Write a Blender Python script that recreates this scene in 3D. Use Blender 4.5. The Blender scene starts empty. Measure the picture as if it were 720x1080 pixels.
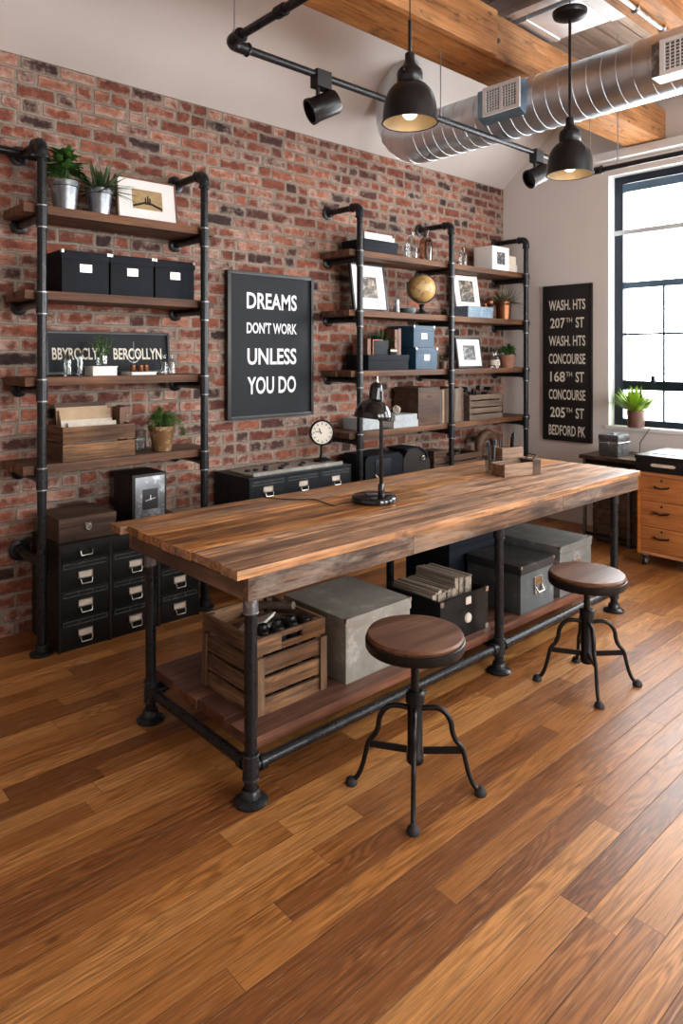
import bpy, bmesh, math, random
from mathutils import Vector, Matrix, Quaternion
rnd = random.Random(7)
PI = math.pi
S = bpy.context.scene
COL = S.collection

# ------------------------------------------------------------------ node helpers
class NT:
    def __init__(s, name):
        s.m = bpy.data.materials.new(name); s.m.use_nodes = True
        s.t = s.m.node_tree; s.t.nodes.clear()
        s.out = s.t.nodes.new('ShaderNodeOutputMaterial')
    def n(s, typ, **kw):
        nd = s.t.nodes.new(typ)
        for k, v in kw.items(): setattr(nd, k, v)
        return nd
    def link(s, a, b): s.t.links.new(a, b)
    def put(s, sock, v):
        if v is None: return
        if hasattr(v, 'is_output'): s.link(v, sock)
        else: sock.default_value = v
    def math(s, op, a, b=None, c=None, clamp=False):
        nd = s.n('ShaderNodeMath', operation=op, use_clamp=clamp)
        s.put(nd.inputs[0], a)
        if b is not None: s.put(nd.inputs[1], b)
        if c is not None: s.put(nd.inputs[2], c)
        return nd.outputs[0]
    def coords(s, kind='Object'):
        return s.n('ShaderNodeTexCoord').outputs[kind]
    def sep(s, v):
        nd = s.n('ShaderNodeSeparateXYZ'); s.link(v, nd.inputs[0]); return nd.outputs
    def comb(s, x, y, z):
        nd = s.n('ShaderNodeCombineXYZ')
        for i, v in enumerate((x, y, z)): s.put(nd.inputs[i], v)
        return nd.outputs[0]
    def vmul(s, v, k):
        nd = s.n('ShaderNodeVectorMath', operation='MULTIPLY'); s.link(v, nd.inputs[0]); s.put(nd.inputs[1], k); return nd.outputs[0]
    def vadd(s, v, k):
        nd = s.n('ShaderNodeVectorMath', operation='ADD'); s.link(v, nd.inputs[0]); s.put(nd.inputs[1], k); return nd.outputs[0]
    def noise(s, v, scale, detail=4, rough=.55, dist=0., col=False):
        nd = s.n('ShaderNodeTexNoise'); s.put(nd.inputs['Vector'], v)
        nd.inputs['Scale'].default_value = scale; nd.inputs['Detail'].default_value = detail
        nd.inputs['Roughness'].default_value = rough; nd.inputs['Distortion'].default_value = dist
        return nd.outputs['Color' if col else 'Fac']
    def white(s, v):
        nd = s.n('ShaderNodeTexWhiteNoise'); s.link(v, nd.inputs['Vector']); return nd.outputs['Value']
    def ramp(s, f, stops, interp='LINEAR'):
        nd = s.n('ShaderNodeValToRGB'); s.put(nd.inputs[0], f); r = nd.color_ramp; r.interpolation = interp
        while len(r.elements) < len(stops): r.elements.new(.5)
        for e, (p, c) in zip(r.elements, stops):
            e.position = p; e.color = (c, c, c, 1) if isinstance(c, (int, float)) else (*c, 1)
        return nd.outputs['Color']
    def mix(s, f, a, b, mode='MIX'):
        nd = s.n('ShaderNodeMix', data_type='RGBA', blend_type=mode)
        s.put(nd.inputs['Factor'], f)
        for i, v in ((6, a), (7, b)):
            if isinstance(v, tuple): v = (*v, 1) if len(v) == 3 else v
            s.put(nd.inputs[i], v)
        return nd.outputs[2]
    def bump(s, h, strength=.3, dist=.01):
        nd = s.n('ShaderNodeBump'); s.link(h, nd.inputs['Height'])
        nd.inputs['Strength'].default_value = strength; nd.inputs['Distance'].default_value = dist
        return nd.outputs[0]
    def principled(s, base, rough=.5, metal=0., normal=None, **kw):
        p = s.n('ShaderNodeBsdfPrincipled')
        if isinstance(base, tuple): base = (*base, 1)
        s.put(p.inputs['Base Color'], base); s.put(p.inputs['Roughness'], rough); s.put(p.inputs['Metallic'], metal)
        if normal is not None: s.link(normal, p.inputs['Normal'])
        for k, v in kw.items(): s.put(p.inputs[k], v)
        s.link(p.outputs[0], s.out.inputs[0]); return s.m

def mat_plain(name, c, rough=.5, metal=0., var=.25, scale=12., bump=.05, spec=None):
    t = NT(name); v = t.coords()
    n = t.noise(v, scale, 5)
    lo = tuple(x * (1 - var) for x in c); hi = tuple(min(1, x * (1 + var)) for x in c)
    col = t.ramp(n, [(.3, lo), (.7, hi)])
    r = t.math('MULTIPLY_ADD', n, .25, rough - .12)
    kw = {}
    if spec is not None: kw['Specular IOR Level'] = spec
    return t.principled(col, r, metal, t.bump(n, bump, .004) if bump else None, **kw)

def mat_worn_metal(name, c, chip, rough=.42, metal=.75, amount=.62, scale=9., spec=.35):
    t = NT(name); v = t.coords()
    n = t.noise(v, scale, 7, .65); f = t.noise(v, scale * 5, 5, .6)
    lo = tuple(x * .7 for x in c)
    base = t.ramp(n, [(.3, lo), (.65, c)])
    m = t.ramp(t.math('MULTIPLY_ADD', f, .4, t.math('MULTIPLY', n, .6)), [(amount, 0.), (amount + .06, 1.)])
    col = t.mix(m, base, chip)
    return t.principled(col, t.math('MULTIPLY_ADD', f, .35, rough - .17), metal, t.bump(f, .08, .003), **{'Specular IOR Level': spec})

def mat_wood(name, stops, axis='X', rough=.55, grain=22., island=.45, stain=.35, bump=.25, fine=.35, along=1.3, spec=.35, crack=.55, patch=0., patchc=(.36, .31, .27), knots=0.):
    t = NT(name); v = t.coords()
    geo = t.n('ShaderNodeNewGeometry'); isl = geo.outputs['Random Per Island']
    oi = t.n('ShaderNodeObjectInfo').outputs['Random']
    off = t.math('MULTIPLY_ADD', isl, 37.3, t.math('MULTIPLY', oi, 11.7))
    v2 = t.vadd(v, t.comb(off, off, off))
    k = {'X': (along, grain, grain), 'Y': (grain, along, grain), 'Z': (grain, grain, along)}[axis]
    g = t.noise(t.vmul(v2, k), 1., 6, .6, .7)
    kf = {'X': (4., 75., 75.), 'Y': (75., 4., 75.), 'Z': (75., 75., 4.)}[axis]
    f = t.noise(t.vmul(v2, kf), 1., 3, .6)
    col = t.ramp(g, stops)
    col = t.mix(fine, col, t.ramp(f, [(.38, .28), (.5, .95), (.62, 1.35)]), 'MULTIPLY')
    kc = {'X': (1.6, 42., 42.), 'Y': (42., 1.6, 42.), 'Z': (42., 42., 1.6)}[axis]
    ck = t.noise(t.vmul(t.vadd(v2, (3.3, 1.1, 7.7)), kc), 1., 5, .7, .4)
    col = t.mix(crack, col, t.ramp(ck, [(.30, .12), (.43, 1.)]), 'MULTIPLY')
    st = t.noise(v2, 4., 5, .6)
    col = t.mix(stain, col, t.ramp(st, [(.33, .25), (.58, 1.)]), 'MULTIPLY')
    if patch:
        pn = t.noise(t.vmul(t.vadd(v2, (9., 4., 2.)), {'X': (2.2, 7., 7.), 'Y': (7., 2.2, 7.), 'Z': (7., 7., 2.2)}[axis]), 1., 6, .7, .5)
        col = t.mix(t.math('MULTIPLY', t.ramp(pn, [(.5, 0.), (.62, 1.)]), patch), col, patchc)
        pd = t.noise(t.vmul(t.vadd(v2, (1., 14., 6.)), {'X': (3., 12., 12.), 'Y': (12., 3., 12.), 'Z': (12., 12., 3.)}[axis]), 1., 6, .7, .5)
        col = t.mix(t.math('MULTIPLY', t.ramp(pd, [(.56, 0.), (.66, 1.)]), .75), col, (.035, .022, .016))
    if knots:
        vo = t.n('ShaderNodeTexVoronoi'); t.link(t.vmul(v2, {'X': (1., 2., 2.), 'Y': (2., 1., 2.), 'Z': (2., 2., 1.)}[axis]), vo.inputs['Vector']); vo.inputs['Scale'].default_value = 4.5
        col = t.mix(t.math('MULTIPLY', t.ramp(vo.outputs['Distance'], [(.05, 1.), (.14, 0.)]), knots), col, (.03, .016, .009))
    if island:
        hs = t.n('ShaderNodeHueSaturation')
        t.link(col, hs.inputs['Color'])
        r2 = t.math('FRACT', t.math('MULTIPLY', isl, 7.77))
        t.put(hs.inputs['Value'], t.math('MULTIPLY_ADD', isl, island * 1.6, 1 - island * .8))
        t.put(hs.inputs['Saturation'], t.math('MULTIPLY_ADD', r2, .3, .82))
        col = hs.outputs[0]
    h = t.math('MULTIPLY_ADD', f, .5, g)
    return t.principled(col, t.math('MULTIPLY_ADD', g, .25, rough - .12), 0., t.bump(h, bump, .006), **{'Specular IOR Level': spec})

def mat_glass(name, tint=(.9, .95, .95), gl=.07, rough=.02):
    t = NT(name)
    tr = t.n('ShaderNodeBsdfTransparent'); tr.inputs[0].default_value = (*tint, 1)
    g = t.n('ShaderNodeBsdfGlossy'); g.inputs['Roughness'].default_value = rough
    lw = t.n('ShaderNodeLayerWeight'); lw.inputs[0].default_value = .35
    f = t.math('MULTIPLY_ADD', lw.outputs['Facing'], .32, gl, clamp=True)
    mx = t.n('ShaderNodeMixShader'); t.link(f, mx.inputs[0]); t.link(tr.outputs[0], mx.inputs[1]); t.link(g.outputs[0], mx.inputs[2])
    t.link(mx.outputs[0], t.out.inputs[0]); return t.m

def mat_emit(name, c, s):
    t = NT(name); e = t.n('ShaderNodeEmission'); e.inputs[0].default_value = (*c, 1); e.inputs[1].default_value = s
    t.link(e.outputs[0], t.out.inputs[0]); return t.m

def mat_leaf(name, a, b):
    t = NT(name); geo = t.n('ShaderNodeNewGeometry'); isl = geo.outputs['Random Per Island']
    n = t.noise(t.coords(), 30., 3)
    col = t.ramp(t.math('MULTIPLY_ADD', isl, .8, t.math('MULTIPLY', n, .2)), [(.05, a), (.95, b)])
    return t.principled(col, .5, 0., None, **{'Specular IOR Level': .4})

def mat_brick():
    t = NT('old_red_brick'); v = t.coords(); x, y, z = t.sep(v)
    wob = t.noise(v, 9., 3, .5); wob2 = t.noise(t.vadd(v, (5.3, 1.7, 9.1)), 9., 3, .5)
    H, L = .0765, .213
    zz = t.math('DIVIDE', t.math('MULTIPLY_ADD', wob, .018, z), H)
    row = t.math('FLOOR', zz); fz = t.math('FRACT', zz)
    roff = t.math('MULTIPLY_ADD', t.math('MODULO', t.math('ABSOLUTE', row), 2.), .5, t.math('MULTIPLY', t.white(t.comb(row, 3.1, 0.)), .22))
    xx = t.math('ADD', t.math('DIVIDE', t.math('MULTIPLY_ADD', wob2, .02, x), L), t.math('ADD', roff, 60.))
    colm = t.math('FLOOR', xx); fx = t.math('FRACT', xx)
    half = t.math('LESS_THAN', t.white(t.comb(colm, row, 9.)), .24)          # some bricks are cut headers
    sec = t.math('GREATER_THAN', fx, .5)
    fxh = t.math('FRACT', t.math('MULTIPLY', fx, 2.))
    fx2 = t.math('ADD', t.math('MULTIPLY', half, fxh), t.math('MULTIPLY', t.math('SUBTRACT', 1., half), fx))
    wl = t.math('MULTIPLY', t.math('SUBTRACT', 1., t.math('MULTIPLY', half, .5)), L)
    dx = t.math('MULTIPLY', t.math('MINIMUM', fx2, t.math('SUBTRACT', 1., fx2)), wl)
    dz = t.math('MULTIPLY', t.math('MINIMUM', fz, t.math('SUBTRACT', 1., fz)), H)
    d = t.math('SMOOTH_MIN', dx, dz, .012)
    edge = t.noise(v, 45., 4, .65)
    d2 = t.math('MULTIPLY_ADD', t.math('SUBTRACT', edge, .5), .016, d)
    mask = t.ramp(t.math('MULTIPLY', d2, 30.), [(.17, 0.), (.33, 1.)])      # 1 on brick
    bid = t.comb(colm, row, t.math('MULTIPLY', half, sec))
    r1 = t.white(bid); r2 = t.white(t.vadd(bid, (17.3, 5.1, 2.2)))
    base = t.ramp(r1, [(0., (.03, .02, .02)), (.1, (.06, .028, .024)), (.2, (.11, .036, .025)), (.45, (.155, .048, .03)), (.7, (.20, .062, .037)), (.9, (.25, .088, .052)), (1., (.29, .13, .085))])
    off = t.vadd(v, t.vmul(t.comb(r1, r2, r1), (9., 9., 9.)))
    mott = t.noise(t.vmul(off, (1., 1., 1.7)), 17., 6, .65)
    base = t.mix(.8, base, t.ramp(mott, [(.3, (.34, .31, .34)), (.5, (1., 1., 1.)), (.72, (1.6, 1.5, 1.4))]), 'MULTIPLY')
    lime = t.noise(t.vadd(off, (3., 8., 1.)), 12., 7, .72)
    nearedge = t.ramp(t.math('MULTIPLY', d, 30.), [(.2, .16), (.75, 0.)])
    lm = t.math('MULTIPLY', t.ramp(t.math('ADD', nearedge, t.math('MULTIPLY_ADD', r2, .16, lime)), [(.58, 0.), (.80, 1.)]), .7)
    base = t.mix(lm, base, (.50, .36, .29))
    soot = t.ramp(t.noise(t.vadd(off, (1., 4., 6.)), 10., 5, .6), [(.6, 0.), (.72, 1.)])
    base = t.mix(t.math('MULTIPLY', soot, .6), base, (.05, .032, .03))
    mn = t.noise(v, 70., 5, .7)
    mort = t.ramp(mn, [(.3, (.19, .15, .115)), (.7, (.35, .29, .235))])
    big = t.noise(v, 2.2, 4, .6)
    mort = t.mix(.5, mort, t.ramp(big, [(.35, .55), (.65, 1.1)]), 'MULTIPLY')
    col = t.mix(mask, mort, base)
    hgt = t.math('ADD', t.math('MULTIPLY', mask, .8), t.math('MULTIPLY_ADD', mott, .3, t.math('MULTIPLY', edge, .2)))
    return t.principled(col, .85, 0., t.bump(hgt, .9, .012), **{'Specular IOR Level': .25})

def mat_floor():
    t = NT('oak_floor_boards'); v = t.coords(); x, y, z = t.sep(v)
    W = .086
    yy = t.math('DIVIDE', y, W); row = t.math('FLOOR', yy); fy = t.math('FRACT', yy)
    rl = t.white(t.comb(row, 1.7, 0.))
    LEN = 1.35
    xx = t.math('ADD', t.math('DIVIDE', x, LEN), t.math('MULTIPLY_ADD', rl, 7.3, 40.))
    colm = t.math('FLOOR', xx); fx = t.math('FRACT', xx)
    bid = t.comb(colm, row, 0.)
    r1 = t.white(bid); r2 = t.white(t.vadd(bid, (7.7, 3.3, 1.)))
    off = t.vadd(v, t.vmul(t.comb(r1, r2, r1), (31., 17., 5.)))
    # flowing cathedral grain
    wv = t.noise(t.vmul(off, (1.1, 8., 1.)), 1., 3, .5, .3)
    rings = t.math('SINE', t.math('MULTIPLY', wv, 95.))
    grain = t.noise(t.vmul(off, (1.6, 62., 1.)), 1., 6, .66, .9)
    fine = t.noise(t.vmul(off, (6., 210., 1.)), 1., 4, .7)
    fleck = t.noise(t.vmul(t.vadd(off, (2., 5., 1.)), (9., 240., 1.)), 1., 2, .6)
    base = t.ramp(r1, [(0., (.17, .06, .017)), (.15, (.215, .08, .022)), (.5, (.285, .11, .028)), (.8, (.36, .15, .04)), (1., (.44, .205, .064))])
    base = t.mix(.5, base, t.ramp(grain, [(.3, (.42, .38, .34)), (.5, (1., 1., 1.)), (.75, (1.35, 1.35, 1.3))]), 'MULTIPLY')
    ringm = t.math('MULTIPLY', t.ramp(t.noise(t.vmul(off, (1.5, 5., 1.)), 1., 2), [(.42, 0.), (.6, 1.)]), .5)
    base = t.mix(ringm, base, t.ramp(t.math('MULTIPLY_ADD', rings, .5, .5), [(.1, (.5, .43, .36)), (.5, (1., 1., 1.)), (.92, (1.35, 1.35, 1.4))]), 'MULTIPLY')
    base = t.mix(.55, base, t.ramp(fine, [(.38, .35), (.5, 1.), (.62, 1.4)]), 'MULTIPLY')
    base = t.mix(t.math('MULTIPLY', t.ramp(fleck, [(.62, 0.), (.72, 1.)]), .4), base, (.60, .38, .21))
    kn = t.n('ShaderNodeTexVoronoi'); t.link(t.vmul(v, (1., 2.2, 1.)), kn.inputs['Vector']); kn.inputs['Scale'].default_value = 1.6
    knot = t.ramp(kn.outputs['Distance'], [(.015, 1.), (.05, 0.)])
    base = t.mix(t.math('MULTIPLY', knot, .75), base, (.045, .02, .01))
    dy = t.math('MULTIPLY', t.math('MINIMUM', fy, t.math('SUBTRACT', 1., fy)), W)
    dx = t.math('MULTIPLY', t.math('MINIMUM', fx, t.math('SUBTRACT', 1., fx)), LEN)
    gap = t.ramp(t.math('MULTIPLY', t.math('MINIMUM', dx, dy), 100.), [(.04, 0.), (.16, 1.)])
    col = t.mix(t.math('MULTIPLY', t.math('SUBTRACT', 1., gap), .65), base, (.04, .016, .007))
    h = t.math('ADD', gap, t.math('MULTIPLY_ADD', grain, .25, t.math('MULTIPLY', fine, .2)))
    rough = t.math('MULTIPLY_ADD', grain, .22, .27)
    return t.principled(col, rough, 0., t.bump(h, .4, .004), **{'Specular IOR Level': .42})

def mat_tabletop(name):
    st = [(.25, (.09, .042, .02)), (.38, (.26, .112, .042)), (.52, (.46, .21, .08)), (.72, (.68, .38, .17))]
    return mat_wood(name, st, 'X', .46, 24., .42, .55, .3, .75, 1.0, .5, .8, .12, (.5, .36, .25), .7)

M = {}
M['brick'] = mat_brick(); M['floor'] = mat_floor()
M['plaster'] = mat_plain('warm_white_plaster', (.66, .615, .58), .9, 0., .03, 2., .03, .2)
M['white_paint'] = mat_plain('white_paint', (.80, .80, .80), .6, 0., .03, 3., .02)
M['pale_deck'] = mat_wood('pale_ceiling_boards', [(.3, (.36, .25, .18)), (.7, (.58, .45, .35))], 'X', .8, 9., .3, .2, .1, .2)
M['pipe'] = mat_worn_metal('black_iron_pipe', (.012, .0135, .016), (.10, .105, .11), .30, .25, .66, 9., .38)
M['fitting'] = mat_worn_metal('dark_pipe_fitting', (.022, .024, .028), (.17, .17, .18), .30, .35, .62, 20., .4)
M['rim'] = mat_plain('scuffed_steel_rim', (.26, .26, .26), .4, .9, .4, 40., 0)
M['steel'] = mat_plain('bright_steel', (.55, .56, .58), .3, .95, .25, 14., .04)
M['shelf'] = mat_wood('dark_shelf_plank', [(.25, (.028, .014, .008)), (.45, (.115, .05, .024)), (.62, (.21, .098, .048)), (.82, (.34, .18, .095))], 'X', .6, 20., .25, .45)
M['table'] = mat_tabletop('reclaimed_table_plank')
M['apron'] = mat_wood('weathered_table_apron', [(.25, (.03, .017, .011)), (.42, (.125, .066, .038)), (.58, (.24, .125, .065)), (.8, (.42, .25, .14))], 'X', .68, 22., .25, .6, .4, .7, 1.3, .35, .7, .42, (.36, .29, .235), .9)
M['apron_y'] = mat_wood('weathered_table_end', [(.25, (.025, .014, .009)), (.45, (.10, .05, .028)), (.62, (.18, .095, .052)), (.82, (.3, .18, .11))], 'Y', .68, 15., .25, .6, .4)
M['raw'] = mat_wood('raw_brown_wood', [(.25, (.13, .07, .04)), (.5, (.27, .155, .09)), (.8, (.40, .26, .16))], 'X', .7, 16., .2, .35, .2, .5)
M['redshelf'] = mat_wood('red_brown_plank', [(.25, (.04, .014, .008)), (.5, (.14, .05, .026)), (.75, (.24, .095, .05))], 'X', .45, 18., .3, .4)
M['crate'] = mat_wood('crate_slat_wood', [(.25, (.045, .023, .012)), (.45, (.16, .074, .030)), (.62, (.25, .125, .054)), (.82, (.36, .19, .085))], 'X', .7, 18., .4, .6, .3, .7, 1.3, .3, .7, .1, (.35, .25, .17), .8)
M['crate_y'] = mat_wood('crate_slat_wood_across', [(.25, (.045, .023, .012)), (.45, (.16, .074, .030)), (.62, (.25, .125, .054)), (.82, (.36, .19, .085))], 'Y', .7, 18., .4, .6, .3, .7, 1.3, .3, .7, .1, (.35, .25, .17), .8)
M['crate_z'] = mat_wood('crate_post_wood', [(.25, (.04, .02, .01)), (.5, (.15, .08, .04)), (.8, (.30, .18, .1))], 'Z', .7, 18., .4, .5)
M['darkwood'] = mat_wood('dark_box_wood', [(.25, (.022, .011, .006)), (.5, (.075, .036, .018)), (.8, (.15, .08, .045))], 'X', .6, 18., .3, .45)
M['greywood'] = mat_wood('greyed_wood', [(.25, (.045, .03, .02)), (.5, (.125, .085, .058)), (.8, (.24, .175, .125))], 'X', .75, 18., .3, .4)
M['greywood_z'] = mat_wood('greyed_upright_wood', [(.25, (.06, .045, .035)), (.5, (.16, .125, .098)), (.8, (.30, .25, .2))], 'Z', .75, 18., .3, .4)
M['beam'] = mat_wood('honey_timber_beam', [(.25, (.20, .075, .022)), (.45, (.36, .15, .048)), (.62, (.46, .21, .075)), (.85, (.55, .29, .12))], 'X', .65, 9., .15, .3, .2, .35, 1., .3, .85, .12, (.55, .36, .2), .7)
M['pinebeam'] = mat_wood('pale_pine', [(.3, (.48, .33, .21)), (.7, (.68, .5, .34))], 'Y', .65, 9., .2, .15, .15, .2)
M['orange'] = mat_wood('orange_maple', [(.25, (.40, .115, .008)), (.5, (.54, .17, .013)), (.8, (.62, .23, .026))], 'Y', .5, 10., .12, .2, .06, .3, 1., .2)
M['seat'] = mat_wood('walnut_seat', [(.25, (.04, .017, .009)), (.5, (.125, .052, .026)), (.8, (.215, .098, .052))], 'X', .38, 14., .1, .3, .12, .3)
M['iron'] = mat_worn_metal('cast_iron', (.011, .0105, .0105), (.08, .066, .056), .36, .35, .64, 16.)
M['blackbox'] = mat_plain('black_board', (.0045, .0065, .011), .6, 0., .25, 20., .05, .15)
M['blackwood'] = mat_plain('black_painted_wood', (.006, .006, .007), .42, 0., .3, 15., .04)
M['slate'] = mat_plain('charcoal_print', (.009, .011, .015), .55, 0., .2, 6., .02, .2)
M['blackprint'] = mat_plain('black_print', (.007, .006, .006), .55, 0., .3, 6., .02)
M['white'] = mat_plain('white_card', (.78, .77, .75), .7, 0., .03, 8., .02)
M['letter'] = mat_plain('cream_lettering', (.72, .68, .58), .7, 0., .06, 30., 0)
M['letterw'] = mat_plain('white_lettering', (.80, .82, .84), .7, 0., .04, 30., 0)
M['cabinet'] = mat_worn_metal('black_file_cabinet_paint', (.007, .0075, .007), (.08, .075, .065), .36, .15, .64, 11.)
M['cabinet_side'] = mat_worn_metal('brown_black_cabinet_side', (.022, .018, .015), (.075, .06, .045), .5, .3, .62, 9.)
M['bluecab'] = mat_worn_metal('blue_black_cabinet_paint', (.009, .014, .019), (.06, .07, .075), .40, .2, .64, 10.)
M['railgrey'] = mat_plain('worn_rail_edge', (.15, .15, .14), .35, .6, .4, 30., 0)
M['nickel'] = mat_plain('worn_nickel', (.50, .46, .41), .32, .95, .25, 40., .03)
M['card'] = mat_plain('aged_card', (.62, .55, .46), .8, 0., .12, 25., .02)
M['paper'] = mat_plain('brown_paper', (.50, .36, .23), .85, 0., .15, 9., .05)
M['oldpaper'] = mat_wood('old_paper_edges', [(.3, (.16, .12, .085)), (.55, (.36, .29, .22)), (.8, (.55, .48, .39))], 'Y', .85, 40., .35, .3, .1)
M['galv'] = mat_worn_metal('galvanised_metal', (.22, .235, .25), (.42, .44, .46), .38, .9, .52, 12.)
M['duct'] = mat_plain('galvanised_duct', (.68, .72, .77), .36, 1., .12, 5., .05)
M['ductreflect'] = mat_plain('blue_reflection_boot', (.24, .38, .50), .38, .75, .2, 8., .03)  # blue tint painted into the galvanised boot in place of a reflection
M['greymetal'] = mat_worn_metal('grey_green_metal', (.17, .175, .165), (.28, .28, .26), .45, .2, .56, 8.)
M['palemetal'] = mat_worn_metal('pale_grey_metal', (.30, .285, .25), (.40, .385, .35), .42, .2, .55, 8.)
M['bluegrey'] = mat_worn_metal('blue_grey_metal', (.115, .14, .15), (.22, .24, .24), .42, .25, .56, 8.)
M['darkgrey'] = mat_worn_metal('dark_grey_lid', (.045, .048, .05), (.12, .12, .115), .38, .3, .58, 8.)
M['navy'] = mat_plain('navy_board', (.012, .03, .052), .5, 0., .25, 12., .03)
M['teal'] = mat_plain('petrol_blue_board', (.010, .05, .098), .5, 0., .2, 12., .03)
M['paleblue'] = mat_worn_metal('pale_blue_box', (.19, .27, .35), (.36, .42, .46), .55, .1, .55, 20.)
M['copper'] = mat_worn_metal('copper', (.24, .095, .045), (.40, .21, .11), .34, .9, .58, 14.)
M['rust'] = mat_worn_metal('rusty_tin', (.23, .12, .05), (.36, .27, .15), .6, .4, .52, 14.)
M['terra'] = mat_plain('terracotta', (.27, .12, .075), .8, 0., .3, 14., .08)
M['brownpot'] = mat_plain('brown_pot', (.14, .06, .04), .5, 0., .35, 14., .05)
M['lampblack'] = mat_plain('gloss_black_enamel', (.004, .004, .0045), .13, 0., .2, 10., 0, .5)
M['pendant'] = mat_plain('satin_black_enamel', (.006, .0065, .008), .34, .2, .2, 10., .01)
M['inner'] = mat_plain('bronze_shade_lining', (.25, .19, .12), .45, .4, .1, 10., .01)
M['bulb'] = mat_emit('lit_bulb', (1., .80, .55), 1.6)
M['glass'] = mat_glass('clear_glass', (.86, .9, .9))
M['brownglass'] = mat_glass('brown_glass', (.42, .25, .16), .14)
M['pane'] = mat_glass('window_glass', (.97, .98, .98), .03)
M['winframe'] = mat_plain('blue_black_window_frame', (.005, .014, .027), .4, .2, .2, 8., .02)
M['winbar'] = mat_plain('blue_grey_window_bar', (.10, .17, .25), .4, .2, .2, 8., .02)
M['palebar'] = mat_plain('pale_window_bar', (.55, .58, .60), .5, .1, .1, 8., .02)
M['leaf'] = mat_leaf('green_leaves', (.015, .055, .012), (.085, .20, .03))
M['darkleaf'] = mat_leaf('dark_green_leaves', (.012, .04, .015), (.05, .115, .03))
M['lime'] = mat_leaf('lime_leaves', (.10, .24, .012), (.38, .55, .04))
M['grass'] = mat_leaf('fresh_trailing_leaves', (.03, .085, .015), (.13, .26, .045))
M['dry'] = mat_leaf('dry_grass', (.06, .07, .03), (.19, .17, .08))
M['soil'] = mat_plain('soil', (.02, .014, .01), .95, 0., .4, 60., .2)
M['globe'] = None
M['clockface'] = mat_plain('ivory_dial', (.70, .66, .56), .6, 0., .06, 12., 0)
M['rubber'] = mat_plain('black_rubber', (.01, .01, .01), .7, 0., .2, 20., .02)
M['junk'] = mat_plain('black_junk_metal', (.02, .02, .02), .35, .6, .3, 20., .05)
M['pagewhite'] = mat_plain('white_paper', (.68, .66, .63), .85, 0., .06, 20., .02)
M['bluebook'] = mat_worn_metal('blue_white_cloth', (.42, .46, .48), (.2, .25, .3), .7, 0., .56, 18.)
M['brownleather'] = mat_plain('brown_leather', (.15, .065, .035), .55, 0., .3, 14., .06)
M['wire'] = mat_plain('thin_wire', (.02, .02, .02), .5, .3, .1, 8., 0)
M['silverwire'] = mat_plain('silver_wire', (.35, .35, .36), .35, .9, .1, 8., 0)

def mat_photo(name, a, b, c, scale=14.):
    t = NT(name); n = t.noise(t.coords(), scale, 5, .6, 1.2)
    return t.principled(t.ramp(n, [(.36, a), (.5, b), (.62, c)]), .4)
M['sepia'] = mat_plain('sepia_photograph', (.36, .25, .12), .4, 0., .2, 40., 0)
M['bwphoto'] = mat_photo('black_and_white_photograph', (.012, .014, .016), (.05, .055, .06), (.3, .29, .28), 26.)
M['colphoto'] = mat_photo('dim_colour_photograph', (.015, .014, .016), (.06, .045, .035), (.42, .33, .24), 17.)

def mat_globe():
    t = NT('antique_globe_map'); v = t.coords(); n = t.noise(v, 9., 6, .55)
    c = t.ramp(n, [(.46, (.52, .33, .12)), (.5, (.30, .17, .06)), (.53, (.62, .42, .19)), (.7, (.66, .47, .24))])
    return t.principled(c, .35)
M['globe'] = mat_globe()

# ------------------------------------------------------------------ mesh builder
def rotm(r):
    return Matrix.Rotation(r[2], 3, 'Z') @ Matrix.Rotation(r[1], 3, 'Y') @ Matrix.Rotation(r[0], 3, 'X')

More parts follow.
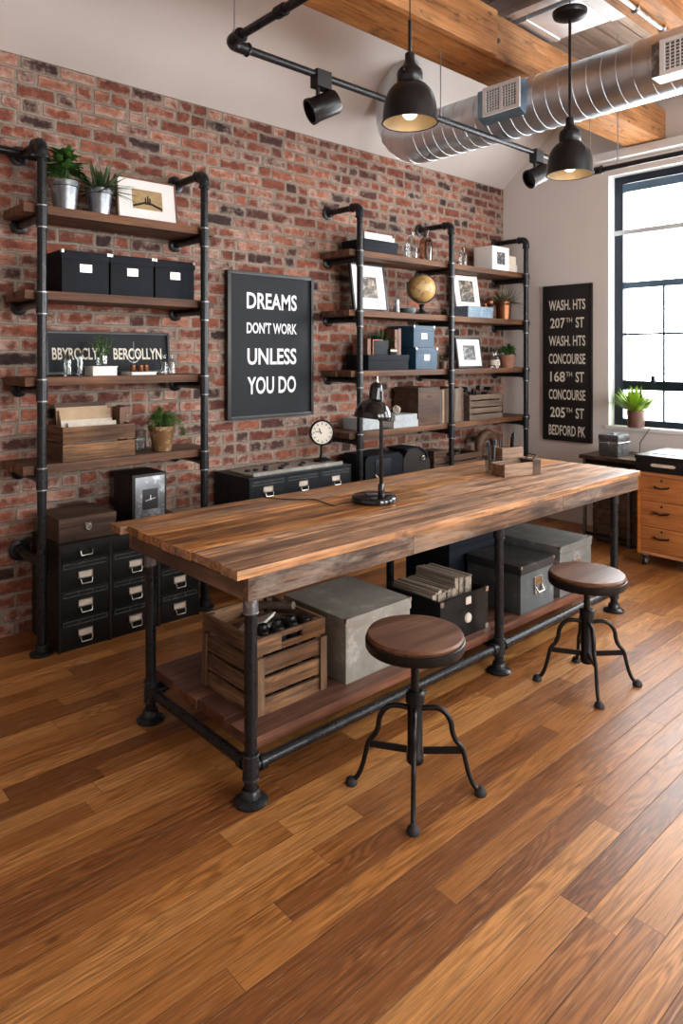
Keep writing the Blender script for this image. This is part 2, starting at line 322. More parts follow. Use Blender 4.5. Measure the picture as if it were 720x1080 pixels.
class B:
    def __init__(s): s.bm = bmesh.new()
    def box(s, c, sz, rot=None, bev=0., taper=None):
        R = rotm(rot) if rot else Matrix.Identity(3)
        vs = []
        for i in range(8):
            p = Vector(((-1 if i & 1 == 0 else 1) * sz[0] / 2, (-1 if i & 2 == 0 else 1) * sz[1] / 2, (-1 if i & 4 == 0 else 1) * sz[2] / 2))
            if taper and i & 4 == 0: p.x *= taper; p.y *= taper
            vs.append(s.bm.verts.new(R @ p + Vector(c)))
        fs = [s.bm.faces.new([vs[j] for j in q]) for q in ((0, 2, 3, 1), (4, 5, 7, 6), (0, 1, 5, 4), (2, 6, 7, 3), (0, 4, 6, 2), (1, 3, 7, 5))]
        if bev:
            es = list({e for f in fs for e in f.edges})
            bmesh.ops.bevel(s.bm, geom=es, offset=bev, segments=2, profile=.7, affect='EDGES')
        return s
    def bx(s, x0, x1, y0, y1, z0, z1, bev=0.):
        return s.box(((x0 + x1) / 2, (y0 + y1) / 2, (z0 + z1) / 2), (abs(x1 - x0), abs(y1 - y0), abs(z1 - z0)), None, bev)
    def ring(s, p, u, v, r, n):
        return [s.bm.verts.new(p + u * (r * math.cos(2 * PI * k / n)) + v * (r * math.sin(2 * PI * k / n))) for k in range(n)]
    def bridge(s, a, b):
        n = len(a)
        for k in range(n): s.bm.faces.new((a[k], a[(k + 1) % n], b[(k + 1) % n], b[k]))
    def tube(s, pts, r, n=10, closed=False, caps=True):
        pts = [Vector(p) for p in pts]; N = len(pts); rs = r if isinstance(r, (list, tuple)) else [r] * N
        rings = []; u = None
        for i, p in enumerate(pts):
            a = pts[(i - 1) % N] if (closed or i > 0) else p
            b = pts[(i + 1) % N] if (closed or i < N - 1) else p
            d = (b - a).normalized()
            if u is None:
                u = d.orthogonal().normalized()
            else:
                u = (u - d * u.dot(d))
                u = u.normalized() if u.length > 1e-6 else d.orthogonal().normalized()
            rings.append(s.ring(p, u, d.cross(u), rs[i], n))
        for i in range(N - 1): s.bridge(rings[i], rings[i + 1])
        if closed: s.bridge(rings[-1], rings[0])
        elif caps:
            s.bm.faces.new(list(reversed(rings[0]))); s.bm.faces.new(rings[-1])
        return s
    def cyl(s, a, b, r, r2=None, n=20):
        return s.tube([a, b], [r, r if r2 is None else r2], n)
    def lathe(s, prof, c=(0, 0, 0), n=28, rot=None, axis=None):
        R = rotm(rot) if rot else Matrix.Identity(3)
        if axis is not None: R = Vector((0, 0, 1)).rotation_difference(Vector(axis)).to_matrix()
        rings = []; c = Vector(c)
        for (r, z) in prof:
            if r < 1e-5: rings.append([s.bm.verts.new(R @ Vector((0, 0, z)) + c)])
            else: rings.append([s.bm.verts.new(R @ Vector((r * math.cos(2 * PI * k / n), r * math.sin(2 * PI * k / n), z)) + c) for k in range(n)])
        for a, b in zip(rings, rings[1:]):
            if len(a) == 1 and len(b) == 1: continue
            for k in range(n):
                k2 = (k + 1) % n
                if len(a) == 1: s.bm.faces.new((a[0], b[k2], b[k]))
                elif len(b) == 1: s.bm.faces.new((a[k], a[k2], b[0]))
                else: s.bm.faces.new((a[k], a[k2], b[k2], b[k]))
        return s
    def sphere(s, c, r, n=20, sc=(1, 1, 1)):
        m = n // 2; prof = [(r * math.sin(PI * i / m), -r * math.cos(PI * i / m)) for i in range(m + 1)]
        k0 = len(s.bm.verts)
        s.lathe([(0, -r)] + prof[1:-1] + [(0, r)], (0, 0, 0), n)
        s.bm.verts.ensure_lookup_table()
        for v in s.bm.verts[k0:]:
            v.co = Vector((v.co.x * sc[0], v.co.y * sc[1], v.co.z * sc[2])) + Vector(c)
        return s
    def torus(s, c, R, r, axis=(0, 0, 1), n=32, m=8):
        q = Vector((0, 0, 1)).rotation_difference(Vector(axis))
        pts = [Vector(c) + q @ Vector((R * math.cos(2 * PI * k / n), R * math.sin(2 * PI * k / n), 0)) for k in range(n)]
        return s.tube(pts, r, m, True)
    def prism(s, poly, p0, p1, plane='XZ'):
        """polygon extruded along the axis missing from plane"""
        def P(a, b, t): return {'XZ': (a, t, b), 'YZ': (t, a, b), 'XY': (a, b, t)}[plane]
        A = [s.bm.verts.new(P(a, b, p0)) for a, b in poly]; C = [s.bm.verts.new(P(a, b, p1)) for a, b in poly]
        s.bridge(A, C); s.bm.faces.new(list(reversed(A))); s.bm.faces.new(C); return s
    def leaf(s, base, d, length, width, droop=.3, seg=3):
        d = Vector(d).normalized(); base = Vector(base)
        side = d.cross(Vector((0, 0, 1)))
        side = side.normalized() if side.length > 1e-3 else Vector((1, 0, 0))
        prev = None; p = base.copy()
        prof = [.25, 1., .75, .0] if seg == 3 else [.3, .9, 1., .7, .0]
        N = len(prof) - 1
        for i, wv in enumerate(prof):
            w = width * wv / 2
            if wv == 0: cur = [s.bm.verts.new(p)]
            else: cur = [s.bm.verts.new(p - side * w), s.bm.verts.new(p + Vector((0, 0, -w * .25)) + d * .0), s.bm.verts.new(p + side * w)]
            if prev:
                if len(cur) == 1:
                    s.bm.faces.new((prev[0], prev[1], cur[0])); s.bm.faces.new((prev[1], prev[2], cur[0]))
                else:
                    s.bm.faces.new((prev[0], prev[1], cur[1], cur[0])); s.bm.faces.new((prev[1], prev[2], cur[2], cur[1]))
            prev = cur
            d = (d + Vector((0, 0, -droop / N))).normalized(); p = p + d * (length / N)
        return s
    def text(s, string, origin, xdir, zdir, height, width=None, bold=.012, depth=.001, normal=None):
        """flat lettering; origin = bottom-left, fitted to height and optional width"""
        cu = bpy.data.curves.new('t', 'FONT'); cu.body = string; cu.size = 1.; cu.offset = bold; cu.resolution_u = 3
        o = bpy.data.objects.new('t', cu); COL.objects.link(o)
        bpy.context.view_layer.update()
        dg = bpy.context.evaluated_depsgraph_get(); me = bpy.data.meshes.new_from_object(o.evaluated_get(dg))
        xs = [v.co.x for v in me.vertices]; ys = [v.co.y for v in me.vertices]
        x0, x1, y0, y1 = min(xs), max(xs), min(ys), max(ys)
        ky = height / (y1 - y0); kx = ky if width is None else width / (x1 - x0)
        X = Vector(xdir).normalized(); Z = Vector(zdir).normalized(); o0 = Vector(origin)
        vs = [s.bm.verts.new(o0 + X * ((v.co.x - x0) * kx) + Z * ((v.co.y - y0) * ky)) for v in me.vertices]
        for p in me.polygons:
            try: s.bm.faces.new([vs[i] for i in p.vertices])
            except ValueError: pass
        bpy.data.objects.remove(o); bpy.data.curves.remove(cu); bpy.data.meshes.remove(me)
        return s
    def build(s, name, mat, parent=None, world=True, angle=40):
        bmesh.ops.recalc_face_normals(s.bm, faces=s.bm.faces[:])
        off = Vector((0, 0, 0)); q = parent
        while q is not None: off += q.location; q = q.parent
        if parent is not None and world:
            for v in s.bm.verts: v.co -= off
        me = bpy.data.meshes.new(name); s.bm.to_mesh(me); s.bm.free()
        for p in me.polygons: p.use_smooth = True
        me.set_sharp_from_angle(angle=math.radians(angle))
        me.materials.append(M[mat] if isinstance(mat, str) else mat)
        o = bpy.data.objects.new(name, me); COL.objects.link(o)
        if parent is not None: o.parent = parent
        return o

def tag(o, label, cat, group=None):
    o['label'] = label; o['category'] = cat
    if group: o['group'] = group
    return o
def thing(name, label, cat, loc=(0, 0, 0), group=None):
    o = bpy.data.objects.new(name, None); COL.objects.link(o); o.empty_display_size = .05
    o.location = loc; return tag(o, label, cat, group)
def solo(b, name, mat, label, cat, loc, group=None):
    """a thing that is one mesh, built in world coordinates, with its origin at its base"""
    o = b.build(name, mat)
    L = Vector(loc)
    for v in o.data.vertices: v.co -= L
    o.location = L
    return tag(o, label, cat, group)
def struct(b, name, mat, parent=None):
    o = b.build(name, mat, parent)
    if parent is None: o['kind'] = 'structure'
    return o
def dup(root, loc=None, rotz=None, label=None):
    def cp(o, par):
        c = o.copy(); COL.objects.link(c); c.parent = par
        for ch in list(o.children): cp(ch, c)
        return c
    kids = list(root.children); r = root.copy(); COL.objects.link(r)
    for k in kids: cp(k, r)
    if loc is not None: r.location = loc
    if rotz is not None: r.rotation_euler[2] = rotz
    if label: r['label'] = label
    return r
def arc(c, r, a0, a1, n, u, v):
    c = Vector(c); u = Vector(u); v = Vector(v)
    return [c + u * (r * math.cos(a0 + (a1 - a0) * k / n)) + v * (r * math.sin(a0 + (a1 - a0) * k / n)) for k in range(n + 1)]
def spline(pts, n=6):
    P = [Vector(p) for p in pts]; out = []
    Q = [P[0] * 2 - P[1]] + P + [P[-1] * 2 - P[-2]]
    for i in range(1, len(Q) - 2):
        a, b, c, d = Q[i - 1:i + 3]
        for k in range(n):
            t = k / n
            out.append(.5 * ((2 * b) + (c - a) * t + (2 * a - 5 * b + 4 * c - d) * t * t + (3 * b - a - 3 * c + d) * t ** 3))
    out.append(P[-1]); return out

# ------------------------------------------------------------------ the setting
def shell():
    b = B(); b.bx(-7.6, .25, -7.2, .2, -.12, 0); struct(b, 'floor', 'floor')
    b = B(); b.bx(-7.6, .0, 0, .2, 0, 3.125); struct(b, 'wall_back', 'brick')
    # window wall with two openings
    b = B()
    oy = [(-1.074, -2.95), (-3.6, -5.5)]; zb, zt = .897, 3.052
    ys = [.2, oy[0][0], oy[0][1], oy[1][0], oy[1][1], -7.2]
    for i in (0, 2, 4): b.bx(0, .25, ys[i + 1], ys[i], 0, 4.1)
    for (a, c) in oy: b.bx(0, .25, c, a, 0, zb); b.bx(0, .25, c, a, zt, 4.1)
    struct(b, 'wall_right', 'plaster')
    b = B(); b.bx(-7.8, -7.6, -7.2, .2, 0, 4.1); struct(b, 'wall_left', 'plaster')
    b = B(); ox = [(-4.5, -2.9), (-2.1, -.5)]; e = [-7.8] + [q for p in ox for q in p] + [.25]
    for i in range(0, 6, 2): b.bx(e[i], e[i + 1], -7.4, -7.2, 0, 4.1)
    for p in ox: b.bx(p[0], p[1], -7.4, -7.2, 0, .9); b.bx(p[0], p[1], -7.4, -7.2, 3.1, 4.1)
    struct(b, 'wall_front_unseen', 'plaster')  # unseen wall added behind the camera, openings shaped to limit frontal fill light
    # sloping plaster above the brick, then the flat boarded deck
    b = B(); b.prism([(0, 3.125), (-.84, 3.80), (-.84, 3.92), (.2, 3.24), (.2, 3.125)], -7.6, 0, 'YZ')
    struct(b, 'ceiling', 'plaster')
    b = B(); y = -.84; k = 0
    while y > -7.2:
        b.bx(-7.6, 0, y - .14, y - .004, 3.80, 3.92); y -= .144
    struct(b, 'ceiling.001', 'pale_deck')
    # ledge along the head of the window wall
    b = B(); b.bx(-.10, -.0005, -7.0, -.72, 3.165, 3.235, .006); struct(b, 'trim_1', 'white_paint')
    for k, (a, c) in enumerate(oy):
        X0 = .11
        b = B(); w = .075
        b.bx(X0, X0 + .07, a - w, a, zb, zt); b.bx(X0, X0 + .07, c, c + w, zb, zt)
        b.bx(X0, X0 + .07, c + w, a - w, zt - w * .85, zt); b.bx(X0, X0 + .07, c + w, a - w, zb, zb + .055)
        win = struct(b, 'window_%d' % (k + 1), 'winframe')
        b = B(); b.bx(X0 - .004, X0 + .03, c + w, a - w, zt - .14, zt - .07); struct(b, 'blind_rail', 'winbar', win)
        b = B(); b.bx(X0 + .01, X0 + .05, c + w, a - w, 1.205, 1.285); struct(b, 'transom', 'winframe', win)
        b = B(); b.bx(X0 + .01, X0 + .05, c + w, a - w, 2.08, 2.135); struct(b, 'transom', 'winbar', win)
        b = B(); b.bx(X0 - .01, X0 + .03, c + w * .5, a - .002, 2.545, 2.585); struct(b, 'transom', 'palebar', win)
        b = B()
        for yy in ((a - .414), (a - .414) * .5 + (c + .414) * .5, c + .414): b.bx(X0 + .02, X0 + .034, yy - .008, yy + .008, zb + .05, 2.1)
        b.bx(X0 + .02, X0 + .034, c + w, a - w, 1.676, 1.694)
        struct(b, 'glazing_bar', 'winframe', win)
        b = B(); b.bx(X0 + .028, X0 + .034, c + w, a - w, zb + .05, zt - .06); struct(b, 'window_pane', 'pane', win)
        b = B(); b.bx(X0 - .035, X0 + .012, a - .36, a - .33, 1.27, 1.33, .004); struct(b, 'window_latch', 'winframe', win)
        b = B(); b.bx(-.012, X0 - .001, c - .03, a + .03, zb - .03, zb + .001, .004); struct(b, 'window_sill', 'white_paint', win)
        b = B(); b.bx(.0, X0, a - .0012, a + .0, zb, zt); b.bx(.0, X0, c, c + .0012, zb, zt); b.bx(.0, X0, c, a, zt - .0012, zt)
        struct(b, 'window_reveal', 'white_paint', win)
shell()

# ------------------------------------------------------------------ beams, ducts, track
def overhead():
    t = thing('ceiling_beam', 'thick honey coloured timber beam running above the first pendant to the window wall', 'beam', (-3.5, -1.42, 3.24))
    b = B(); b.bx(-7.5, -.001, -1.56, -1.27, 3.24, 3.50, .008); b.build('main_timber', 'beam', t)
    b = B(); b.bx(-7.5, -2.39, -1.60, -1.561, 3.225, 3.49, .008); b.build('side_plank', 'beam', t)
    b = B()
    for x in (-2.34,): b.cyl((x, -1.575, 3.34), (x, -1.558, 3.34), .014, n=8)
    b.build('bolt', 'iron', t)
    t = thing('ceiling_beam', 'second timber beam nearer the top right corner carrying a metal conduit', 'beam', (-3.5, -2.2, 3.44))
    b = B(); b.bx(-7.5, -.001, -2.31, -2.11, 3.44, 3.70, .008); b.build('main_timber', 'beam', t)
    b = B(); b.tube([(-2.3, -2.2, 3.425), (-1.45, -2.2, 3.425)], .014, 8)
    for x in (-1.95, -1.6): b.torus((x, -2.2, 3.425), .02, .008, (1, 0, 0), 12, 6)
    b.build('conduit', 'steel', t)
    # round spiral duct that turns up into the slope
    t = thing('spiral_duct', 'round galvanised spiral air duct crossing the room under the beam', 'duct', (-2.0, -2.5, 2.875))
    R = .165; cx, cz = -2.0, 3.04
    path = [(cx, -4.6, cz), (cx, -.70, cz)] + arc((cx, -.70, cz + .24), .24, -PI / 2, 0, 8, (0, 1, 0), (0, 0, 1)) + [(cx, -.46, 3.66)]
    b = B(); b.tube(path, R, 36); b.build('duct_tube', 'duct', t)
    b = B(); y = -.72
    while y > -4.5:
        pts = [(cx + (R + .001) * math.cos(a), y - .05 * a / (2 * PI), cz + (R + .001) * math.sin(a)) for a in [2 * PI * k / 32 for k in range(33)]]
        b.tube(pts, .0013, 5); y -= .085
    for k in range(1, 8, 2):
        a_ = -PI / 2 + PI / 2 * k / 8; b.torus((cx, -.70 + .24 * math.cos(a_), cz + .24 + .24 * math.sin(a_)), R + .001, .0025, (0, -math.sin(a_), math.cos(a_)), 32, 5)
    b.build('spiral_seam', 'duct', t)
    for (y0, y1, za, zc, mt) in ((-1.372, -1.625, 2.972, 3.148, 'ductreflect'), (-2.45, -2.76, 2.905, 3.085, 'galv')):
        b = B(); x0 = cx - R - .04
        b.prism([(x0, za + .006), (x0, zc - .006), (cx - .05, cz + R - .03), (cx - .05, cz - R + .03)], y1 + .005, y0 + .05, 'XZ')
        boot = b.build('register_boot', mt, t)
        b = B(); xf = x0 - .012
        b.bx(xf, xf + .012, y1 - .005, y1 + .02, za, zc); b.bx(xf, xf + .012, y0 - .02, y0 + .005, za, zc)
        b.bx(xf, xf + .012, y1 + .02, y0 - .02, zc - .022, zc); b.bx(xf, xf + .012, y1 + .02, y0 - .02, za, za + .022)
        n = 11
        for k in range(1, n): 
            yy = y1 + .02 + (y0 - y1 - .04) * k / n; b.bx(xf + .002, xf + .010, yy - .002, yy + .002, za + .022, zc - .022)
        for k in range(1, 8):
            zz = za + .022 + (zc - za - .044) * k / 8; b.bx(xf + .003, xf + .009, y1 + .02, y0 - .02, zz - .002, zz + .002)
        b.bx(xf + .001, xf + .011, (y0 + y1) / 2 - .008, (y0 + y1) / 2 + .008, za + .022, zc - .022)
        b.build('register_grille', 'white_paint', t)
        b = B(); b.bx(xf + .0125, xf + .016, y1 + .01, y0 - .01, za + .02, zc - .02); b.build('register_backing', 'rubber', t)
    # flat duct above the beam
    t = thing('flat_duct', 'flat rectangular galvanised duct lying on top of the main beam', 'duct', (-1.95, -1.7, 3.515))
    b = B(); b.bx(-2.12, -1.74, -1.95, -1.2, 3.515, 3.72, .01)
    b.bx(-2.125, -1.735, -1.62, -1.585, 3.51, 3.725)
    b.build('duct_body', 'duct', t)
    b = B(); b.bx(-2.135, -1.725, -2.10, -1.955, 3.5135, 3.735, .004); b.build('end_collar', 'white_paint', t)
    b = B(); b.bx(-2.26, -2.18, -2.08, -1.3, 3.51, 3.56, .006); b.build('side_strap', 'steel', t)
    # black pipe track loop with spotlights
    t = thing('track_pipe', 'black iron pipe track hung in a loop from thin rods', 'track', (-2.5, -1.4, 2.83))
    z = 2.85; xl, xr, yt = -4.09, -.96, -1.40
    def corner(cx, cy, sx):
        return arc((cx, cy, z), .05, 0, PI / 2, 5, (0, 1, 0), (sx, 0, 0))
    p = [(xl, -4.6, z), (xl, yt - .05, z)] + arc((xl + .05, yt - .05, z), .05, 0, PI / 2, 5, (-1, 0, 0), (0, 1, 0))
    p += [(xr - .05, yt, z)] + arc((xr - .05, yt - .05, z), .05, 0, PI / 2, 5, (0, 1, 0), (1, 0, 0)) + [(xr, -4.6, z)]
    b = B(); b.tube(p, .0185, 12); b.build('pipe_loop', 'fitting', t)
    for sgn, X in ((1, xl), (-1, xr)):
        b = B(); q = [(X, yt - .10, z), (X, yt - .05, z)] + arc((X + sgn * .05, yt - .05, z), .05, 0, PI / 2, 5, (-sgn, 0, 0), (0, 1, 0)) + [(X + sgn * .1, yt, z)]
        b.tube(q, .027, 12)
        for c, ax in (((X, yt - .1, z), (0, 1, 0)), ((X + sgn * .1, yt, z), (1, 0, 0))): b.torus(c, .024, .008, ax, 14, 6)
        b.build('elbow', 'pipe', t)
    b = B(); b.cyl((xl, -1.75, z), (xl, -1.80, z), .025, n=14); b.build('coupling', 'pipe', t)
    for (x, y, zt) in ((xl + .02, yt - .02, 3.79), (-2.66, yt, 3.235), (xr - .02, yt - .02, 3.24), (xr, -1.62, 3.79)):
        b = B(); b.cyl((x, y, z + .015), (x, y, zt), .0035, n=6); b.cyl((x, y, z + .012), (x, y, z + .055), .009, n=8); b.build('hanging_rod', 'silverwire', t)
    for (x, lab) in ((-3.56, 'black spotlight on the pipe track left of the first pendant'), (-1.66, 'black spotlight on the pipe track beside the second pendant')):
        s = thing('spotlight', lab, 'spotlight', (x, yt, z - .11), 'track spotlights')
        b = B(); b.bx(x - .045, x + .045, yt - .028, yt + .028, z - .062, z + .022, .004); b.build('track_adapter', 'rubber', s)
        b = B(); b.cyl((x - .02, yt, z - .062), (x - .02, yt, z - .125), .011, n=10)
        b.build('stem', 'rubber', s)
        d = Vector((-.75, .35, -.42)).normalized(); c = Vector((x + .018, yt + .0, z - .140))
        b = B(); b.lathe([(0, -.07), (.054, -.07), (.06, -.06), (.06, .06), (.064, .063), (.064, .08), (.053, .08), (.05, .055), (0, .05)], c, 24, axis=d)
        b.build('lamp_can', 'pendant', s)
        b = B(); b.tube(spline([(x + .035, yt, z - .05), (x + .055, yt - .01, z - .09), (x + .045, yt, z - .12)], 5), .003, 6); b.build('wire_loop', 'silverwire', s)
overhead()

def pendant(x, y, z, ztop, label, canopy):
    t = thing('pendant_lamp', label, 'lamp', (x, y, z), 'black bell pendant lamps')
    k = .120
    prof = [(1., .03), (.995, .1), (.985, .4), (.95, .7), (.88, .95), (.77, 1.17), (.62, 1.34), (.49, 1.43), (.43, 1.46), (.44, 1.49), (.465, 1.52), (.47, 1.84), (.43, 1.92), (.33, 2.02), (.22, 2.16), (.18, 2.28), (.18, 2.52), (.11, 2.58), (0, 2.58)]
    b = B(); b.lathe([(1.03 * k, 0), (1.03 * k, .03 * k)] + [(r * k, h * k) for r, h in prof], (x, y, z), 40)
    b.lathe([(1.03 * k, 0), (.97 * k, 0)], (x, y, z), 40)
    sh = b.build('bell_shade', 'pendant', t)
    b = B(); b.lathe([(.972 * k, .002), (.955 * k, .1 * k), (.95 * k, .35 * k), (.90 * k, .7 * k), (.80 * k, 1.0 * k), (.6 * k, 1.3 * k), (.2 * k, 1.42 * k), (0, 1.42 * k)], (x, y, z), 40)
    b.build('shade_lining', 'inner', t)
    b = B(); b.sphere((x, y, z + .048), .034, 20, (1, 1, .95)); b.cyl((x, y, z + .08), (x, y, z + .16), .018, n=12); b.build('bulb', 'bulb', t)
    b = B()
    for a in (.3, .3 + PI): b.cyl((x + .062 * math.cos(a), y + .062 * math.sin(a), z + 1.75 * k), (x + .082 * math.cos(a), y + .082 * math.sin(a), z + 1.75 * k), .008, n=8)
    b.build('thumb_screw', 'iron', t)
    if canopy:
        b = B(); b.cyl((x, y, z + 2.55 * k), (x, y, ztop - .02), .008, n=8); b.build('stem', 'pendant', t)
        b = B(); b.lathe([(0, 0), (.035, 0), (.085, .02), (.09, .035), (.09, .045), (0, .045)], (x, y, ztop - .048), 28); b.build('canopy', 'pendant', t)
        b = B(); b.cyl((x, y, ztop - .003), (x, y, 3.799), .0035, n=6); b.build('hanging_cable', 'silverwire', t)
    else:
        b = B(); b.cyl((x, y, z + 2.55 * k), (x, y, z + .448), .008, n=8); b.cyl((x, y, z + .43), (x, y, ztop), .003, n=6); b.build('stem', 'pendant', t)
    l = bpy.data.lights.new('pendant_glow', 'POINT'); l.energy = .22; l.color = (1, .78, .52); l.shadow_soft_size = .03
    o = bpy.data.objects.new('pendant_glow', l); COL.objects.link(o); o.location = (x, y, z - .0)
    o.location.z = z + .008
pendant(-3.486, -1.907, 2.514, 3.798, 'left black bell pendant lamp hanging in front of the timber beam', False)
pendant(-2.36, -2.035, 2.462, 3.335, 'right black bell pendant lamp hung on a long stem from a round canopy', True)

# ------------------------------------------------------------------ pipe shelving
PY = -.35; PR = .0225; SHZ = [2.265, 1.83, 1.39, .945]; ST = .044
def pipe_post(t, x, low_arm):
    zt = 2.575
    b = B(); b.cyl((x, PY, .012), (x, PY, zt - .05), PR, n=16)
    post = b.build('post', 'pipe', t)
    b = B(); b.lathe([(0, 0), (.058, 0), (.058, .012), (.05, .016), (.034, .02), (.031, .05), (.027, .052), (0, .052)], (x, PY, .0), 24)
    b.build('floor_flange', 'fitting', post)
    b = B(); e = [(x, PY, zt - .075), (x, PY, zt - .045)] + arc((x, PY + .045, zt - .045), .045, 0, PI / 2, 6, (0, -1, 0), (0, 0, 1)) + [(x, PY + .075, zt)]
    b.tube(e, .030, 16); b.torus((x, PY, zt - .075), .027, .008, (0, 0, 1), 18, 6); b.torus((x, PY + .075, zt), .027, .008, (0, 1, 0), 18, 6)
    b.build('elbow', 'fitting', post)
    b = B(); b.cyl((x, PY + .06, zt), (x, -.015, zt), PR, n=14); b.build('wall_arm', 'pipe', post)
    b = B(); b.lathe([(0, 0), (.052, 0), (.052, .012), (.034, .018), (.031, .045), (0, .045)], (x, -.0005, zt), 22, axis=(0, -1, 0)); b.build('wall_flange', 'fitting', post)
    if low_arm:
        b = B(); b.cyl((x, PY, .452), (x, -.015, .452), PR, n=14); b.cyl((x, PY, .40), (x, PY, .505), .029, n=16); b.build('wall_arm', 'pipe', post)
        b = B(); b.lathe([(0, 0), (.055, 0), (.055, .012), (.036, .018), (.033, .045), (0, .045)], (x, -.0005, .452), 22, axis=(0, -1, 0)); b.build('wall_flange', 'fitting', post)
    for z in SHZ:
        zb = z - ST - PR - .001
        b = B(); b.cyl((x, PY, zb), (x, -.012, zb), PR, n=12); b.lathe([(0, 0), (.045, 0), (.045, .012), (.03, .02), (0, .02)], (x, -.0005, zb), 18, axis=(0, -1, 0))
        b.build('shelf_bracket', 'pipe', t)
        b = B(); b.cyl((x, PY, zb - .05), (x, PY, zb + .055), .0275, n=16); b.cyl((x, PY, zb), (x, PY + .05, zb), .0275, n=14); b.build('tee_fitting', 'fitting', post)
        for dz in (-.052, .057):
            b = B(); b.lathe([(.0225, -.003), (.0288, -.003), (.0288, .003), (.0225, .003)], (x, PY, zb + dz), 18); b.build('fitting_rim', 'rim', post)
def shelf_unit(xs, x0, x1, label, low):
    t = thing('pipe_shelf_unit', label, 'shelving', ((x0 + x1) / 2, -.2, 0), 'iron pipe shelving units')
    for i, x in enumerate(xs): pipe_post(t, x, low and i == 0)
    for k, z in enumerate(SHZ):
        b = B(); xx0 = x0 + rnd.uniform(-.012, .012)
        b.bx(xx0, x1, -.178, -.022, z - ST, z, .003); b.bx(xx0 + rnd.uniform(0, .012), x1, -.326, -.180, z - ST, z, .003)
        b.build('shelf', 'shelf', t)
    return t
u1 = shelf_unit((-4.507, -3.570), -4.585, -3.485, 'left iron pipe shelving unit with four planks above the drawer cabinet', True)
b = B(); b.tube([(-4.49, -.075, 2.575), (-5.6, -.075, 2.575)], PR, 12); b.cyl((-4.507, -.075, 2.575), (-4.44, -.075, 2.575), .029, n=14); b.build('side_arm', 'pipe', u1)
u2 = shelf_unit((-2.287, -1.243, -.148), -2.36, -.045, 'right iron pipe shelving unit of three posts in the corner by the window wall', False)

# ------------------------------------------------------------------ generic things
def clear_glass_jar(name, x, y, z, r, h, label, mat='glass', neck=True, cat='bottle'):
    b = B()
    if neck: p = [(0, 0), (r, 0), (r, h * .55), (r * .85, h * .66), (r * .42, h * .74), (r * .42, h * .86), (r * .55, h * .88), (r * .55, h * .92), (r * .36, h * .92)]
    else: p = [(0, 0), (r * .95, 0), (r, .01), (r, h), (r * .93, h), (r * .93, .012), (0, .012)]
    b.lathe(p, (x, y, z), 24)
    t = thing(name, label, cat, (x, y, z)); b.build('glass_body', mat, t)
    if neck:
        b = B(); b.lathe([(0, h * .87), (r * .3, h * .87), (r * .34, h * .93), (r * .5, h * .96), (r * .42, h * .995), (0, h)], (x, y, z), 16); b.build('stopper', mat, t)
    return t
def pot_plant(name, x, y, z, r, h, potmat, label, leafmat, fol, taper=.78, rim=True, group=None):
    """fol(B, top centre, pot radius) draws the leaves"""
    t = thing(name, label, 'plant', (x, y, z), group)
    b = B(); p = [(0, 0), (r * taper, 0), (r * (taper + (1 - taper) * .8), h * .8)]
    if rim: p += [(r * (taper + (1 - taper) * .82), h * .8), (r * 1.03, h * .82), (r * 1.04, h), (r * .95, h), (r * .92, h * .88), (0, h * .88)]
    else: p += [(r, h), (r * .93, h), (r * .9, h * .88), (0, h * .88)]
    b.lathe(p, (x, y, z), 28); b.build('pot', potmat, t)
    b = B(); b.lathe([(0, h * .93), (r * .9, h * .89)], (x, y, z), 20); b.build('soil', 'soil', t)
    b = B(); fol(b, Vector((x, y, z + h * .9)), r); b.build('foliage', leafmat, t, angle=180)
    return t
def fol_broad(n, ht, spread, ll, lw, seed):
    R_ = random.Random(seed)
    def f(b, c, r):
        for i in range(n):
            a = R_.uniform(0, 2 * PI); e = R_.uniform(.1, 1.)
            top = c + Vector((math.cos(a) * spread * e * R_.uniform(.3, 1), math.sin(a) * spread * e * .7 * R_.uniform(.3, 1), ht * R_.uniform(.3, 1.) * (1.05 - .45 * e)))
            if i % 3 == 0: b.tube([c + Vector((math.cos(a), math.sin(a), 0)) * r * .3, top], .0018, 4)
            for k in range(2):
                aa = a + R_.uniform(-1.2, 1.2)
                b.leaf(top, (math.cos(aa), math.sin(aa), R_.uniform(-.1, .9)), ll * R_.uniform(.7, 1.2), lw * R_.uniform(.7, 1.1), R_.uniform(.3, .9), 4)
    return f
def fol_spiky(n, ht, spread, w, seed, droop=.5, zmin=.3):
    R_ = random.Random(seed)
    def f(b, c, r):
        for i in range(n):
            a = R_.uniform(0, 2 * PI); s = R_.uniform(.05, 1.)
            d = (math.cos(a) * s * spread, math.sin(a) * s * spread, ht)
            b.leaf(c + Vector((math.cos(a), math.sin(a), 0)) * r * .6 * R_.random(), d, ht * R_.uniform(.6, 1.15) * (1 + .2 * s), w * R_.uniform(.7, 1.2), droop * s * R_.uniform(.5, 1.5), 4)
    return f
